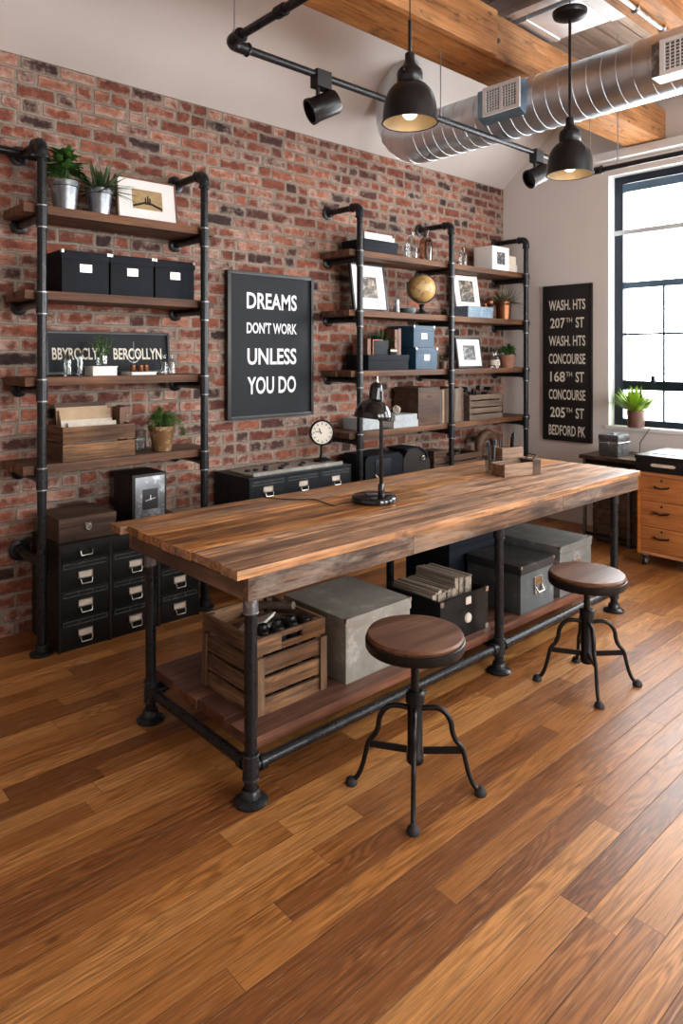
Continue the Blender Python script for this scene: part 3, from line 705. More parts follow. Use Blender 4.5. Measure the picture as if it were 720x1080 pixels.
def fol_trailing(n, ht, spread, seed, ends=()):
    R_ = random.Random(seed)
    def f(b, c, r):
        def stem(p):
            b.tube(p, .0015, 4)
            for q0, q1 in zip(p, p[1:]):
                for k in range(2):
                    a = R_.uniform(0, 2 * PI)
                    b.leaf(q0.lerp(q1, R_.random()), (math.cos(a), math.sin(a), R_.uniform(-.5, .6)), R_.uniform(.018, .032), .009, .3)
        for i in range(n):
            a = R_.uniform(0, 2 * PI); s = R_.uniform(.3, 1.)
            o = Vector((math.cos(a), math.sin(a) * .8, 0))
            stem(spline([c + o * r * .3, c + o * spread * s * .5 + Vector((0, 0, ht * R_.uniform(.6, 1.1) * (1.15 - .5 * s))), c + o * spread * s + Vector((0, 0, ht * R_.uniform(.0, .5)))], 4))
        for (ex, ey, ez) in ends:
            stem(spline([c, c + Vector((ex * .6, ey * .6, .05)), c + Vector((ex, ey, ez * .4)), c + Vector((ex * 1.05, ey, ez))], 5))
    return f
def picture(name, label, loc, w, h, d, fw, mw, frame, photo, lean=0., yaw=0., mat='white', pw=None, ph=None):
    t = thing(name, label, 'picture', (0, 0, 0))
    b = B()
    for s in (-1, 1): b.bx(s * w / 2 - (fw if s > 0 else 0), s * w / 2 + (fw if s < 0 else 0), -d / 2, d / 2, 0, h, .002)
    b.bx(-w / 2 + fw, w / 2 - fw, -d / 2, d / 2, 0, fw, .002); b.bx(-w / 2 + fw, w / 2 - fw, -d / 2, d / 2, h - fw, h, .002)
    b.bx(-w / 2 + .002, w / 2 - .002, d * .1, d / 2 - .001, .002, h - .002)
    b.build('frame', frame, t)
    pw = pw or w - 2 * mw; ph = ph or h - 2 * mw
    b = B(); b.bx(-w / 2 + fw, w / 2 - fw, -d * .3, -d * .3 + .003, fw, h - fw); b.build('mount', mat, t)
    b = B(); b.bx(-pw / 2, pw / 2, -d * .3 - .0015, -d * .3, h / 2 - ph / 2, h / 2 + ph / 2); b.build('photograph', photo, t)
    t.location = loc; t.rotation_euler = (-lean, 0, yaw)
    return t
def lid_box(name, label, x0, x1, y0, y1, z, h, mat, lidmat=None, lid=.05, plate=None, corners=True, cat='box', group=None, platew=.06, plateh=.035, platez=.62, shell=.004):
    t = thing(name, label, cat, ((x0 + x1) / 2, (y0 + y1) / 2, z), group)
    b = B(); b.bx(x0 + shell, x1 - shell, y0 + shell, y1 - shell, z, z + h - .004, .003); b.build('box_body', mat, t)
    b = B(); b.bx(x0, x1, y0, y1, z + h - lid, z + h, .003); b.build('lid', lidmat or mat, t)
    xm = (x0 + x1) / 2
    if plate:
        zp = z + h * platez; yf = y0 + shell
        b = B(); w, q = platew, plateh
        b.bx(xm - w / 2 - .006, xm + w / 2 + .006, yf - .003, yf + .001, zp - q / 2 - .006, zp - q / 2); b.bx(xm - w / 2 - .006, xm + w / 2 + .006, yf - .003, yf + .001, zp + q / 2, zp + q / 2 + .006)
        b.bx(xm - w / 2 - .006, xm - w / 2, yf - .003, yf + .001, zp - q / 2, zp + q / 2); b.bx(xm + w / 2, xm + w / 2 + .006, yf - .003, yf + .001, zp - q / 2, zp + q / 2)
        b.build('label_holder', 'nickel', t)
        b = B(); b.bx(xm - w / 2, xm + w / 2, yf - .0015, yf + .001, zp - q / 2, zp + q / 2); b.build('label_card', plate, t)
    if corners:
        for sx, X in ((1, x0), (-1, x1)):
            b = B(); c = .014
            b.bx(X - .0015, X + sx * c if sx > 0 else X + .0015, y0 - .0015, y0 + .001, z + h - c, z + h + .001) if sx > 0 else b.bx(X - c, X + .0015, y0 - .0015, y0 + .001, z + h - c, z + h + .001)
            b.bx(X - .0015, X + .001, y0 - .0015, y0 + c, z + h - c, z + h + .001) if sx > 0 else b.bx(X - .001, X + .0015, y0 - .0015, y0 + c, z + h - c, z + h + .001)
            b.bx(min(X, X + sx * c), max(X, X + sx * c), y0 - .001, y0 + c, z + h - .0005, z + h + .0015)
            b.build('metal_corner', 'nickel', t)
    return t
def book(label, x0, x1, y0, y1, z0, z1, spine, cover='white', mat_pages='pagewhite', upright=False, group=None, name='book'):
    """flat (upright False: spine faces the room) or standing book"""
    t = thing(name, label, 'book', ((x0 + x1) / 2, (y0 + y1) / 2, z0), group); c = .003
    b = B()
    if upright:
        b.bx(x0, x0 + c, y0, y1, z0, z1); b.bx(x1 - c, x1, y0, y1, z0, z1); b.bx(x0 + c, x1 - c, y0, y0 + c, z0, z1); b.build('cover', spine, t)
        b = B(); b.bx(x0 + c, x1 - c, y0 + c, y1 - .006, z0 + .004, z1 - .004); b.build('pages', mat_pages, t)
    else:
        b.bx(x0, x1, y0, y1, z0, z0 + c); b.bx(x0, x1, y0, y1, z1 - c, z1); b.bx(x0, x1, y0, y0 + c, z0 + c, z1 - c); b.build('cover', spine, t)
        b = B(); b.bx(x0 + .004, x1 - .004, y0 + c, y1 - .006, z0 + c, z1 - c); b.build('pages', mat_pages, t)
    return t
def slat_crate(name, label, x0, x1, y0, y1, z, rows, gap, th, posts=True, handle=False, matx='crate', maty='crate_y', rot=0.):
    t = thing(name, label, 'crate', ((x0 + x1) / 2, (y0 + y1) / 2, z)); h = rows[-1][1]
    for (za, zb) in rows:
        for k, (ya, yb) in enumerate(((y0, y0 + th), (y1 - th, y1))):
            b = B()
            if handle and k == 0 and (za, zb) == rows[-1]:
                xm = (x0 + x1) / 2; hw = .05; hz = za + (zb - za) * .35; hz2 = za + (zb - za) * .72
                b.bx(x0, xm - hw, ya, yb, z + za, z + zb, .002); b.bx(xm + hw, x1, ya, yb, z + za, z + zb, .002)
                b.bx(xm - hw, xm + hw, ya, yb, z + za, z + hz, .002); b.bx(xm - hw, xm + hw, ya, yb, z + hz2, z + zb, .002)
            else: b.bx(x0, x1, ya, yb, z + za, z + zb, .002)
            b.build('slat', matx, t)
        for (xa, xb) in ((x0, x0 + th), (x1 - th, x1)):
            b = B(); b.bx(xa, xb, y0 + th, y1 - th, z + za, z + zb, .002); b.build('slat', maty, t)
    if posts:
        for X in (x0 + th, x1 - th - .026):
            for Y in (y0 + th, y1 - th - .026):
                b = B(); b.bx(X, X + .026, Y, Y + .026, z + .012, z + h - .004, .002); b.build('corner_post', 'crate_z', t)
    b = B(); n = 4; w = (y1 - y0 - 2 * th) / n
    for k in range(n): b.bx(x0 + th, x1 - th, y0 + th + k * w + .003, y0 + th + (k + 1) * w - .003, z, z + .011)
    b.build('crate_bottom', matx, t)
    return t

# ------------------------------------------------------------------ left shelving unit: what stands on it
z1, z2, z3, z4 = [z + .0006 for z in SHZ]
pot_plant('potted_plant', -4.35, -.235, z1, .075, .155, 'galv', 'broad leaved plant in galvanised pot at the left end of the top left shelf', 'leaf', fol_broad(95, .20, .12, .065, .036, 3), .74)
pot_plant('potted_plant', -4.16, -.235, z1, .070, .145, 'galv', 'spiky leaved plant in galvanised pot between the broad leaved plant and the picture', 'darkleaf', fol_spiky(110, .18, .72, .014, 5, .8), .74)
sep = picture('framed_picture', 'sepia bridge photograph in wide white mount and thin brown frame on the top left shelf', (-3.885, -.262, z1 + .003), .37, .245, .024, .010, .09, 'brownleather', 'sepia', .14, -.0, 'white', .185, .115)
b = B(); y_ = -.0095; zo = .065
b.prism([(-.09, zo + .02), (-.02, zo + .045), (.0, zo + .045), (.03, zo + .04), (.09, zo + .02), (.09, zo + .005), (.02, zo + .03), (-.02, zo + .032), (-.09, zo + .008)], y_, y_ + .0006, 'XZ')
for a_, h_ in ((-.012, .05), (.002, .062), (.014, .05)): b.prism([(a_ - .006, zo + .03), (a_ + .006, zo + .03), (a_ + .004, zo + .02 + h_), (a_ - .004, zo + .02 + h_)], y_ - .0002, y_ + .0006, 'XZ')
b.build('bridge_silhouette', 'soil', sep, world=False)
for k, (xa, xb, lab) in enumerate(((-4.391, -4.130, 'black lidded storage box, left of the three on the second left shelf'), (-4.127, -3.866, 'black lidded storage box in the middle of the three on the second left shelf'), (-3.863, -3.602, 'black lidded storage box, right of the three on the second left shelf'))):
    lid_box('storage_box', lab, xa, xb, -.300, -.035, z2, .222, 'blackbox', None, .045, 'white', True, 'box', 'black lidded storage boxes', .052, .030, .60)
# sign leaning against the brick
t = thing('framed_sign', 'long black framed sign with white capital letters on the third left shelf', 'sign', (0, 0, 0))
b = B(); w, h = .75, .245
for s in (-1, 1): b.bx(s * w / 2 - (.016 if s > 0 else 0), s * w / 2 + (.016 if s < 0 else 0), -.014, .014, 0, h, .002)
b.bx(-w / 2 + .016, w / 2 - .016, -.014, .014, 0, .016, .002); b.bx(-w / 2 + .016, w / 2 - .016, -.014, .014, h - .016, h, .002)
b.build('frame', 'blackwood', t)
b = B(); b.bx(-w / 2 + .014, w / 2 - .014, -.004, .012, .012, h - .012); b.build('sign_board', 'slate', t)
b = B(); b.text('BBYROCLYM', (-.335, -.0052, .082), (1, 0, 0), (0, 0, 1), .068, .295, .02); b.build('lettering', 'letter', t); b = B(); b.text('BERCOLLYN', (.015, -.0052, .082), (1, 0, 0), (0, 0, 1), .068, .305, .02); b.build('lettering', 'letter', t)
t.location = (-4.02, -.075, z3 + .004); t.rotation_euler = (-.10, 0, 0)
def stems_jar(x, y, z, r, h, label, n, ht, seed, leafm):
    t = clear_glass_jar('glass_vase', x, y, z, r, h, label, 'glass', False, 'vase')
    R_ = random.Random(seed); b = B()
    for i in range(n):
        a = R_.uniform(0, 2 * PI); s = R_.uniform(.2, 1)
        p = spline([(x + .4 * r * math.cos(a + 2), y + .4 * r * math.sin(a + 2), z + .016), (x + .6 * r * math.cos(a), y + .6 * r * math.sin(a), z + h), (x + ht * .6 * s * math.cos(a), y + ht * .35 * s * math.sin(a), z + h + ht * R_.uniform(.4, 1))], 4)
        b.tube(p, .0013, 4)
        for q in p[4:]:
            for k in range(3):
                aa = R_.uniform(0, 2 * PI); b.leaf(q, (math.cos(aa), math.sin(aa), R_.uniform(-.2, .8)), R_.uniform(.014, .026), .008, .3)
    b.build('stems', leafm, t, angle=180); return t
stems_jar(-4.335, -.235, z3, .022, .085, 'slim glass vase of dry stems nearest the left post on the sign shelf', 5, .05, 11, 'dry')
stems_jar(-4.268, -.235, z3, .018, .105, 'slim brownish glass vase beside the white box on the sign shelf', 5, .05, 12, 'dry')
wb = lid_box('white_block', 'thick white box under a leafy glass vase on the sign shelf', -4.222, -4.078, -.29, -.17, z3, .052, 'white', None, .006, None, False)
stems_jar(-4.145, -.232, z3 + .0525, .032, .055, 'squat glass vase of green sprigs standing on the white box', 26, .13, 13, 'grass')
lid_box('white_block', 'thin white slab under copper tealight holders on the sign shelf', -4.0, -3.842, -.29, -.15, z3, .018, 'white', None, .004, None, False)
for k, (x, y, lab) in enumerate(((-3.955, -.215, 'left copper tealight holder on the white slab'), (-3.917, -.23, 'middle copper tealight holder on the white slab'), (-3.878, -.215, 'right copper tealight holder on the white slab'))):
    b = B(); b.lathe([(0, 0), (.016, 0), (.018, .004), (.018, .036), (.016, .036), (.016, .005), (0, .005)], (x, y, z3 + .0186), 18)
    solo(b, 'tealight_holder', 'copper', lab, 'candle holder', (x, y, z3 + .0186), 'copper tealight holders')
t = thing('wire_stand', 'thin wire ornament rising behind the copper tealight holders', 'ornament', (-3.93, -.17, z3 + .0186))
b = B(); b.cyl((-3.93, -.17, z3 + .0186), (-3.93, -.17, z3 + .023), .02, n=16); b.tube([(-3.93, -.17, z3 + .02), (-3.93, -.17, z3 + .19)], .0016, 5); b.build('rod', 'silverwire', t)
b = B(); b.torus((-3.93, -.17, z3 + .105), .035, .0016, (0, 1, 0), 24, 5); b.build('hoop', 'silverwire', t)
for x, lab in ((-3.765, 'left small clear bottle at the right end of the sign shelf'), (-3.715, 'right small clear bottle at the right end of the sign shelf')):
    clear_glass_jar('glass_bottle', x, -.225, z3, .021, .125, lab)
# crate with papers
cr = slat_crate('wooden_crate', 'low wooden crate of brown papers on the bottom left shelf', -4.385, -3.985, -.305, -.06, z4, [(.0, .088), (.096, .178)], .008, .014)
t = cr
R_ = random.Random(4)
for k in range(6):
    y = -.10 - k * .022; hh = .285 - k * .022 + R_.uniform(-.006, .006); x0 = -4.345 + R_.uniform(0, .012) + (.02 if k == 5 else 0); x1 = -4.045 + R_.uniform(-.02, .005)
    labs = ['tallest dark cardboard folder at the back of the paper crate', 'brown paper sheet second from the back of the paper crate', 'large brown paper sheet with pen strokes in the crate', 'plain brown paper sheet in the middle of the crate', 'pale paper sheet near the front of the crate', 'frontmost pale paper sheet in the crate']
    b = B(); b.box(((x0 + x1) / 2, 0, hh / 2), (x1 - x0, .006, hh))
    o = solo(b, 'paper_sheet', 'darkwood' if k == 0 else ('paper' if k < 4 else 'card'), labs[k], 'paper', ((x0 + x1) / 2, 0, 0), 'papers in the crate')
    o.location = ((x0 + x1) / 2, y, z4 + .012); o.rotation_euler = (-.12, 0, 0)
    if k == 2:
        b = B(); b.tube(spline([(-.02, -.0036, hh - .075), (.01, -.0036, hh - .06), (.04, -.0036, hh - .07), (.06, -.0036, hh - .055), (.13, -.0036, hh - .03)], 5), .0022, 5); b.tube([(-.09, -.0036, hh - .045), (-.085, -.0036, hh - .055)], .005, 5)
        b.build('pen_strokes', 'wire', o, world=False)
t = thing('leather_case', 'dark brown leather case with a silver stud standing in the crate', 'case', (-4.018, -.145, z4 + .012))
b = B(); b.prism([(-4.035, z4 + .0125), (-4.006, z4 + .0125), (-4.006, z4 + .182), (-3.965, z4 + .187), (-3.968, z4 + .25), (-3.985, z4 + .268), (-4.03, z4 + .262)], -.21, -.11, 'XZ'); b.build('case_body', 'brownleather', t)
b = B(); b.sphere((-3.99, -.211, z4 + .215), .007, 10); b.build('stud', 'nickel', t)
pot_plant('potted_plant', -3.785, -.235, z4, .074, .145, 'rust', 'trailing green plant in a rusty tin pot on the bottom left shelf', 'grass', fol_trailing(64, .12, .13, 6, [(.16, -.01, -.10), (.15, .02, -.05), (.10, -.06, -.04)]), .72)
t = clear_glass_jar('glass_jar', -3.885, -.15, z4, .042, .12, 'clear glass jar between the paper crate and the trailing plant', 'glass', False, 'jar')

# ------------------------------------------------------------------ drawer cabinets
def drawer_cabinet(label, cols, y0, y1, zrows, zt, front, side, first_plain, name='drawer_cabinet', detail=True):
    x0, x1 = cols[0], cols[-1]
    t = thing(name, label, 'cabinet', ((x0 + x1) / 2, (y0 + y1) / 2, 0))
    b = B(); b.bx(x0, x1, y0 + .012, y1, .0, zt - .012); b.bx(x0 - .003, x1 + .003, y0, y1, zt - .014, zt, .003)
    for x in cols: b.bx(max(x0, x - .007), min(x1, x + .007), y0, y0 + .013, 0, zt - .014)
    b.build('cabinet_body', side, t)
    for ci in range(len(cols) - 1):
        a, c = cols[ci] + .009, cols[ci + 1] - .009; xm = (a + c) / 2
        for ri in range(len(zrows) - 1):
            zb, zc = zrows[ri] + .004, zrows[ri + 1] - .004
            shallow = first_plain and ri == len(zrows) - 2
            b = B(); b.bx(a, c, y0 + .001, y0 + .011, zb, zc, .002)
            if not shallow: b.bx(a, c, y0 - .004, y0 + .002, zc - .036, zc - .032); b.bx(a, c, y0 - .004, y0 + .002, zc - .006, zc - .002)
            d = b.build('drawer', front, t)
            if shallow:
                b = B(); b.tube([(xm - .032, y0, zb + .045), (xm - .032, y0 - .014, zb + .045), (xm - .028, y0 - .02, zb + .022), (xm + .028, y0 - .02, zb + .022), (xm + .032, y0 - .014, zb + .045), (xm + .032, y0, zb + .045)], .003, 6)
                b.build('handle', 'nickel', d)
            else:
                zh = zb + (zc - zb) * .36
                b = B(); w = .034
                b.bx(xm - w - .004, xm + w + .004, y0 - .003, y0 + .001, zh + .03, zh + .034); b.bx(xm - w - .004, xm - w, y0 - .003, y0 + .001, zh, zh + .03); b.bx(xm + w, xm + w + .004, y0 - .003, y0 + .001, zh, zh + .03)
                b.bx(xm - w - .004, xm + w + .004, y0 - .003, y0 + .001, zh - .004, zh)
                b.tube([(xm - w + .003, y0 - .001, zh + .002), (xm - w + .004, y0 - .016, zh - .006), (xm - w + .008, y0 - .02, zh - .026), (xm + w - .008, y0 - .02, zh - .026), (xm + w - .004, y0 - .016, zh - .006), (xm + w - .003, y0 - .001, zh + .002)], .003, 6)
                b.build('handle', 'nickel', d)
                b = B(); b.bx(xm - w, xm + w, y0 - .0015, y0 + .001, zh + .001, zh + .03); b.build('label_card', 'card', d)
                if detail:
                    b = B()
                    b.bx(a + .012, c - .012, y0 - .0035, y0 + .001, zc - .032, zc - .029); b.bx(a + .012, c - .012, y0 - .0035, y0 + .001, zc - .011, zc - .008)
                    for xx in (a + .012, xm - .035, xm + .035, c - .014): b.bx(xx, xx + .002, y0 - .0035, y0 + .001, zc - .031, zc - .008)
                    b.build('slide_rail', 'railgrey', d)
    return t
drawer_cabinet('black metal card file cabinet of three drawer columns under the left shelving', [-4.447, -4.178, -3.899, -3.645], -.42, -.03, [.012, .165, .31, .455, .535], .545, 'cabinet', 'cabinet_side', True)
drawer_cabinet('blue black metal drawer cabinet under the slogan picture, behind the table', [-3.295, -3.01, -2.725, -2.44], -.42, -.03, [.012, .2, .40, .60, .73], .745, 'bluecab', 'bluecab', False)
# wooden box and grey clock on the card file
t = thing('wooden_box', 'flat dark wooden box with a clasp on the left end of the card file cabinet', 'box', (-4.285, -.235, .5456))
zc = .5456
b = B(); b.bx(-4.435, -4.135, -.385, -.085, zc, zc + .075, .004); b.build('box_body', 'darkwood', t)
b = B(); b.bx(-4.438, -4.132, -.388, -.082, zc + .0765, zc + .122, .004); b.build('lid', 'darkwood', t)
b = B(); b.bx(-4.30, -4.27, -.391, -.387, zc + .058, zc + .088); b.torus((-4.285, -.394, zc + .066), .014, .003, (0, 1, 0), 16, 6); b.build('clasp', 'nickel', t)
t = thing('clock_box', 'grey metal faced clock box standing on the card file cabinet', 'clock', (-3.90, -.2, .5456))
b = B(); b.bx(-4.0, -3.79, -.30, -.06, zc, zc + .285, .006); b.build('case', 'cabinet_side', t)
b = B(); b.bx(-3.985, -3.805, -.306, -.2995, zc + .015, zc + .27, .003); b.build('face_plate', 'galv', t)
b = B(); b.bx(-3.942, -3.848, -.309, -.3055, zc + .085, zc + .20, .002); b.build('centre_panel', 'blackprint', t)
b = B(); b.tube([(-3.925, -.3105, zc + .135), (-3.865, -.3105, zc + .147)], .002, 5); b.tube([(-3.895, -.3105, zc + .142), (-3.895, -.3105, zc + .165)], .003, 5); b.sphere((-3.895, -.31, zc + .142), .006, 10); b.build('hands', 'letterw', t)
# metal tray organiser and clock on the second cabinet
t = thing('metal_tray', 'shallow grey metal tray with dials on the cabinet under the slogan picture', 'tray', (-2.95, -.25, .7456)); zc = .7456
b = B(); b.bx(-3.25, -2.50, -.40, -.12, zc, zc + .012, .003); b.bx(-3.25, -2.50, -.40, -.392, zc + .012, zc + .024); b.build('tray_body', 'palemetal', t)
R_ = random.Random(9)
for k in range(9):
    x = -3.2 + k * .058; yy = -.26 + R_.uniform(-.05, .05); b = B(); b.cyl((x, yy, zc + .0125), (x, yy, zc + .026), .018, n=14); b.build('dial', 'junk', t)
t = thing('desk_clock', 'round ivory faced pedestal clock on the cabinet below the slogan picture', 'clock', (-2.57, -.23, .7702))
zc = .7577; cx, cy = -2.555, -.24
t.location = (cx, cy, zc)
b = B(); b.lathe([(0, 0), (.062, 0), (.062, .012), (.05, .018), (.018, .026), (.012, .05), (.010, .11), (.014, .115), (0, .115)], (cx, cy, zc), 24); b.build('pedestal', 'iron', t)
cz = zc + .20; ax = Vector((-.42, -1, .05)).normalized()
b = B(); b.lathe([(0, -.022), (.082, -.022), (.090, -.012), (.090, .014), (.082, .022), (.078, .014), (.078, .008), (0, .008)], (cx, cy, cz), 36, axis=ax); b.build('clock_case', 'iron', t)
b = B(); b.lathe([(0, .012), (.078, .012), (.078, .009)], (cx, cy, cz), 36, axis=ax); b.build('dial', 'clockface', t)
q = Vector((0, 0, 1)).rotation_difference(ax); up = (Vector((0, 0, 1)) - ax * ax.z).normalized(); sd = up.cross(ax)
b = B(); c0 = Vector((cx, cy, cz)) + ax * .0135
for k in range(12):
    a = k * PI / 6; d = up * math.cos(a) + sd * math.sin(a); b.tube([c0 + d * .056, c0 + d * .070], .0026, 5); b.build('hour_mark', 'wire', t); b = B()
b.tube([c0 + (up * .8 + sd * .6) * -.012, c0 - sd * .022 + up * .032], .003, 5); b.build('hand', 'wire', t); b = B(); b.tube([c0, c0 - sd * .052 + up * .012], .0024, 5); b.build('hand', 'wire', t)
b = B(); b.torus((cx, cy, cz + .10), .010, .0025, (0, 1, 0), 14, 6); b.cyl((cx, cy, cz + .086), (cx, cy, cz + .095), .006, n=8); b.cyl((cx - .09, cy, cz - .005), (cx - .112, cy, cz - .005), .006, n=8); b.build('ring', 'iron', t)

# ------------------------------------------------------------------ the two big prints
t = thing('slogan_print', 'black framed print with white slogan lettering hung on the brick', 'picture', (-2.834, -.03, 1.07))
x0, x1, za, zb = -3.205, -2.462, 1.068, 2.072; f = .024; yf = -.045
b = B()
b.bx(x0, x0 + f, yf, -.001, za, zb, .002); b.bx(x1 - f, x1, yf, -.001, za, zb, .002); b.bx(x0 + f, x1 - f, yf, -.001, za, za + f, .002); b.bx(x0 + f, x1 - f, yf, -.001, zb - f, zb, .002); b.build('frame', 'blackwood', t)
b = B(); b.bx(x0 + f, x1 - f, -.03, -.004, za + f, zb - f); b.build('print_sheet', 'slate', t)
b = B(); W = x1 - x0
for s, zc, h, u0, u1 in (('DREAMS', 1.82, .114, .215, .80), ("DON'T WORK", 1.652, .078, .215, .80), ('UNLESS', 1.437, .115, .222, .795), ('YOU DO', 1.235, .120, .222, .79)):
    b = B(); b.text(s, (x0 + W * u0, -.0308, zc), (1, 0, 0), (0, 0, 1), h, W * (u1 - u0), .022); b.build('lettering', 'letterw', t)
t = thing('station_sign', 'tall black destination sign of eight cream lines on the window wall', 'sign', (-.02, -.69, .72))
ya, yb, za, zb = -.452, -.932, .728, 2.14
b = B(); b.bx(-.022, -.001, yb, ya, za, zb, .002); b.build('sign_board', 'blackprint', t)
b = B(); f = .012
b.bx(-.028, -.0225, yb, yb + f, za, zb); b.bx(-.028, -.0225, ya - f, ya, za, zb); b.bx(-.028, -.0225, yb + f, ya - f, za, za + f); b.bx(-.028, -.0225, yb + f, ya - f, zb - f, zb); b.build('sign_edge', 'blackwood', t)
b = B(); Wd = ya - yb
rows = [('WASH. HTS', None), ('207', 'TH'), ('WASH. HTS', None), ('CONCOURSE', None), ('168', 'TH'), ('CONCOURSE', None), ('205', 'TH'), ('BEDFORD PK', None)]
for k, (s, sup) in enumerate(rows):
    zz = 1.912 - k * .1625; b = B()
    if sup is None: b.text(s, (-.0232, ya - Wd * .125, zz), (0, -1, 0), (0, 0, 1), .094, Wd * .75, .016)
    else:
        b.text(s, (-.0232, ya - Wd * .155, zz), (0, -1, 0), (0, 0, 1), .094, Wd * .31, .016)
        b.text(sup, (-.0232, ya - Wd * .485, zz + .05), (0, -1, 0), (0, 0, 1), .042, Wd * .125, .01)
        b.text('ST', (-.0232, ya - Wd * .68, zz), (0, -1, 0), (0, 0, 1), .094, Wd * .17, .016)
    b.build('lettering', 'letter', t)

# ------------------------------------------------------------------ right shelving unit: what stands on it
t = lid_box('flat_box', 'flat black box with a label under white books on the top right shelf', -2.20, -1.83, -.30, -.06, z1, .098, 'blackbox', None, .045, 'white', False, 'box', None, .055, .018, .72)
book('white book lying on top of the flat black box', -2.17, -1.85, -.28, -.09, z1 + .0985, z1 + .133, 'white', group='books on the flat black box')
book('thin grey book on the very top of the flat black box', -2.165, -1.87, -.275, -.10, z1 + .1335, z1 + .152, 'pagewhite', group='books on the flat black box')
clear_glass_jar('glass_bottle', -1.61, -.24, z1, .052, .235, 'clear glass apothecary bottle with stopper on the top right shelf')
clear_glass_jar('glass_bottle', -1.435, -.24, z1, .054, .27, 'brown glass apothecary bottle with stopper on the top right shelf', 'brownglass')
clear_glass_jar('glass_bottle', -.95, -.24, z1, .036, .17, 'tall narrow clear bottle right of the middle post on the top right shelf')
t = thing('cube_frame', 'white cube photo frame on the right end of the top right shelf', 'picture', (-.475, -.2, z1))
b = B(); b.bx(-.605, -.345, -.30, -.10, z1, z1 + .215, .004); b.build('cube_body', 'white', t)
b = B(); b.bx(-.535, -.415, -.3025, -.3005, z1 + .055, z1 + .165); b.build('photograph', 'bwphoto', t)
for k, lab in enumerate(('lower cream book lying right of the white cube frame', 'upper cream book lying right of the white cube frame')):
    book(lab, -.315, -.185 - .02 * k, -.28, -.10, z1 + .075 * k, z1 + .0745 + .075 * k, 'card', group='cream books beside the cube frame')
picture('framed_picture', 'portrait photograph in a wide white mount and black frame beside the globe', (-2.02, -.20, z2 + .004), .37, .375, .022, .018, .08, 'blackwood', 'colphoto', .16, 0, 'white', .165, .165)
b = B(); b.lathe([(0, 0), (.022, 0), (.026, .01), (.026, .10), (.023, .10), (.023, .012), (0, .012)], (-1.835, -.285, z2), 20)
solo(b, 'metal_cup', 'galv', 'small metal cup in front of the black framed portrait', 'cup', (-1.835, -.285, z2))
b = B(); b.lathe([(0, 0), (.05, 0), (.062, .015), (.066, .045), (.06, .045), (.056, .018), (0, .01)], (-1.645, -.235, z2), 24)
solo(b, 'metal_dish', 'bluegrey', 'low grey metal dish left of the globe', 'dish', (-1.645, -.235, z2))
gx, gy, gz = -1.462, -.22, z2 + .215
t = thing('globe', 'small antique ochre globe on a dark stand', 'globe', (gx, gy, z2))
b = B(); b.sphere((gx, gy, gz), .113, 32); b.build('globe_ball', 'globe', t)
b = B(); b.lathe([(0, 0), (.08, 0), (.082, .012), (.06, .02), (.03, .026), (.018, .05), (.018, .07), (.03, .085), (0, .09)], (gx, gy, z2), 24); b.build('stand', 'iron', t)
b = B(); pts = [(gx + .119 * math.cos(a) * .8, gy - .119 * math.cos(a) * .6, gz + .119 * math.sin(a)) for a in [-PI / 2 + 2 * PI * k / 36 for k in range(36)]]; b.tube(pts, .0055, 6, True); b.cyl((gx, gy, gz + .112), (gx, gy, gz + .128), .007, n=10); b.build('meridian', 'iron', t)
lid_box('blue_box', 'long pale blue box with a latch in front of the white framed picture', -.965, -.60, -.31, -.07, z2, .095, 'paleblue', None, .04, None, False)
picture('framed_picture', 'dark portrait in a white frame leaning above the pale blue box', (-.765, -.155, z2 + .0996), .30, .285, .022, .03, .05, 'white', 'colphoto', .17, -.12, 'white', .175, .195)
b = B(); b.lathe([(0, 0), (.022, 0), (.024, .01), (.024, .045), (.018, .05), (.018, .056), (0, .056)], (-.562, -.19, z2), 18)
for v in b.bm.verts: v.co.z = z2 + (v.co.z - z2) * 2.5
solo(b, 'copper_canister', 'copper', 'slim copper canister between the pale blue box and the copper pot', 'canister', (-.562, -.19, z2))
pot_plant('potted_plant', -.355, -.245, z2, .073, .165, 'copper', 'dry grassy plant in a copper pot on the second right shelf', 'dry', fol_spiky(150, .17, .95, .012, 21, .6), .86)
b = B(); b.sphere((-.505, -.20, z2 + .155), .042, 16); b.cyl((-.505, -.20, z2), (-.505, -.20, z2 + .12), .006, n=8); b.cyl((-.505, -.20, z2), (-.505, -.20, z2 + .008), .03, n=16)
solo(b, 'copper_ball', 'copper', 'round dull copper ball on a thin foot left of the grassy copper pot', 'ornament', (-.505, -.20, z2))
# third shelf
t = lid_box('black_chest', 'low black trunk on the left of the third right shelf', -2.16, -1.715, -.31, -.06, z3, .115, 'blackbox', None, .045, None, False)
for k, (xa, xb, lab) in enumerate(((-2.13, -2.095, 'red brown book standing at the left on the low black trunk'), (-1.835, -1.80, 'left upright brown book beside the plant on the low black trunk'), (-1.795, -1.765, 'right upright brown book beside the plant on the low black trunk'))):
    book(lab, xa, xb, -.27, -.11, z3 + .1155, z3 + (.235 if k == 0 else .30 + .01 * k), 'brownleather', upright=True, group='books on the low trunk')
t = thing('small_case', 'small dark case with a pale edge lying on the low black trunk', 'case', (-1.99, -.2, z3 + .1155))
b = B(); b.bx(-2.08, -1.915, -.28, -.12, z3 + .1155, z3 + .225, .004); b.build('case_body', 'slate', t)
b = B(); b.bx(-2.085, -2.0805, -.28, -.12, z3 + .1155, z3 + .228); b.bx(-2.085, -1.98, -.281, -.12, z3 + .2255, z3 + .229); b.build('edge_trim', 'copper', t)
t = thing('card_box', 'tiny black box with a printed label in front of the trunk plant', 'box', (-1.87, -.26, z3 + .1155))
b = B(); b.bx(-1.912, -1.838, -.295, -.215, z3 + .1155, z3 + .165, .002); b.build('box_body', 'blackbox', t)
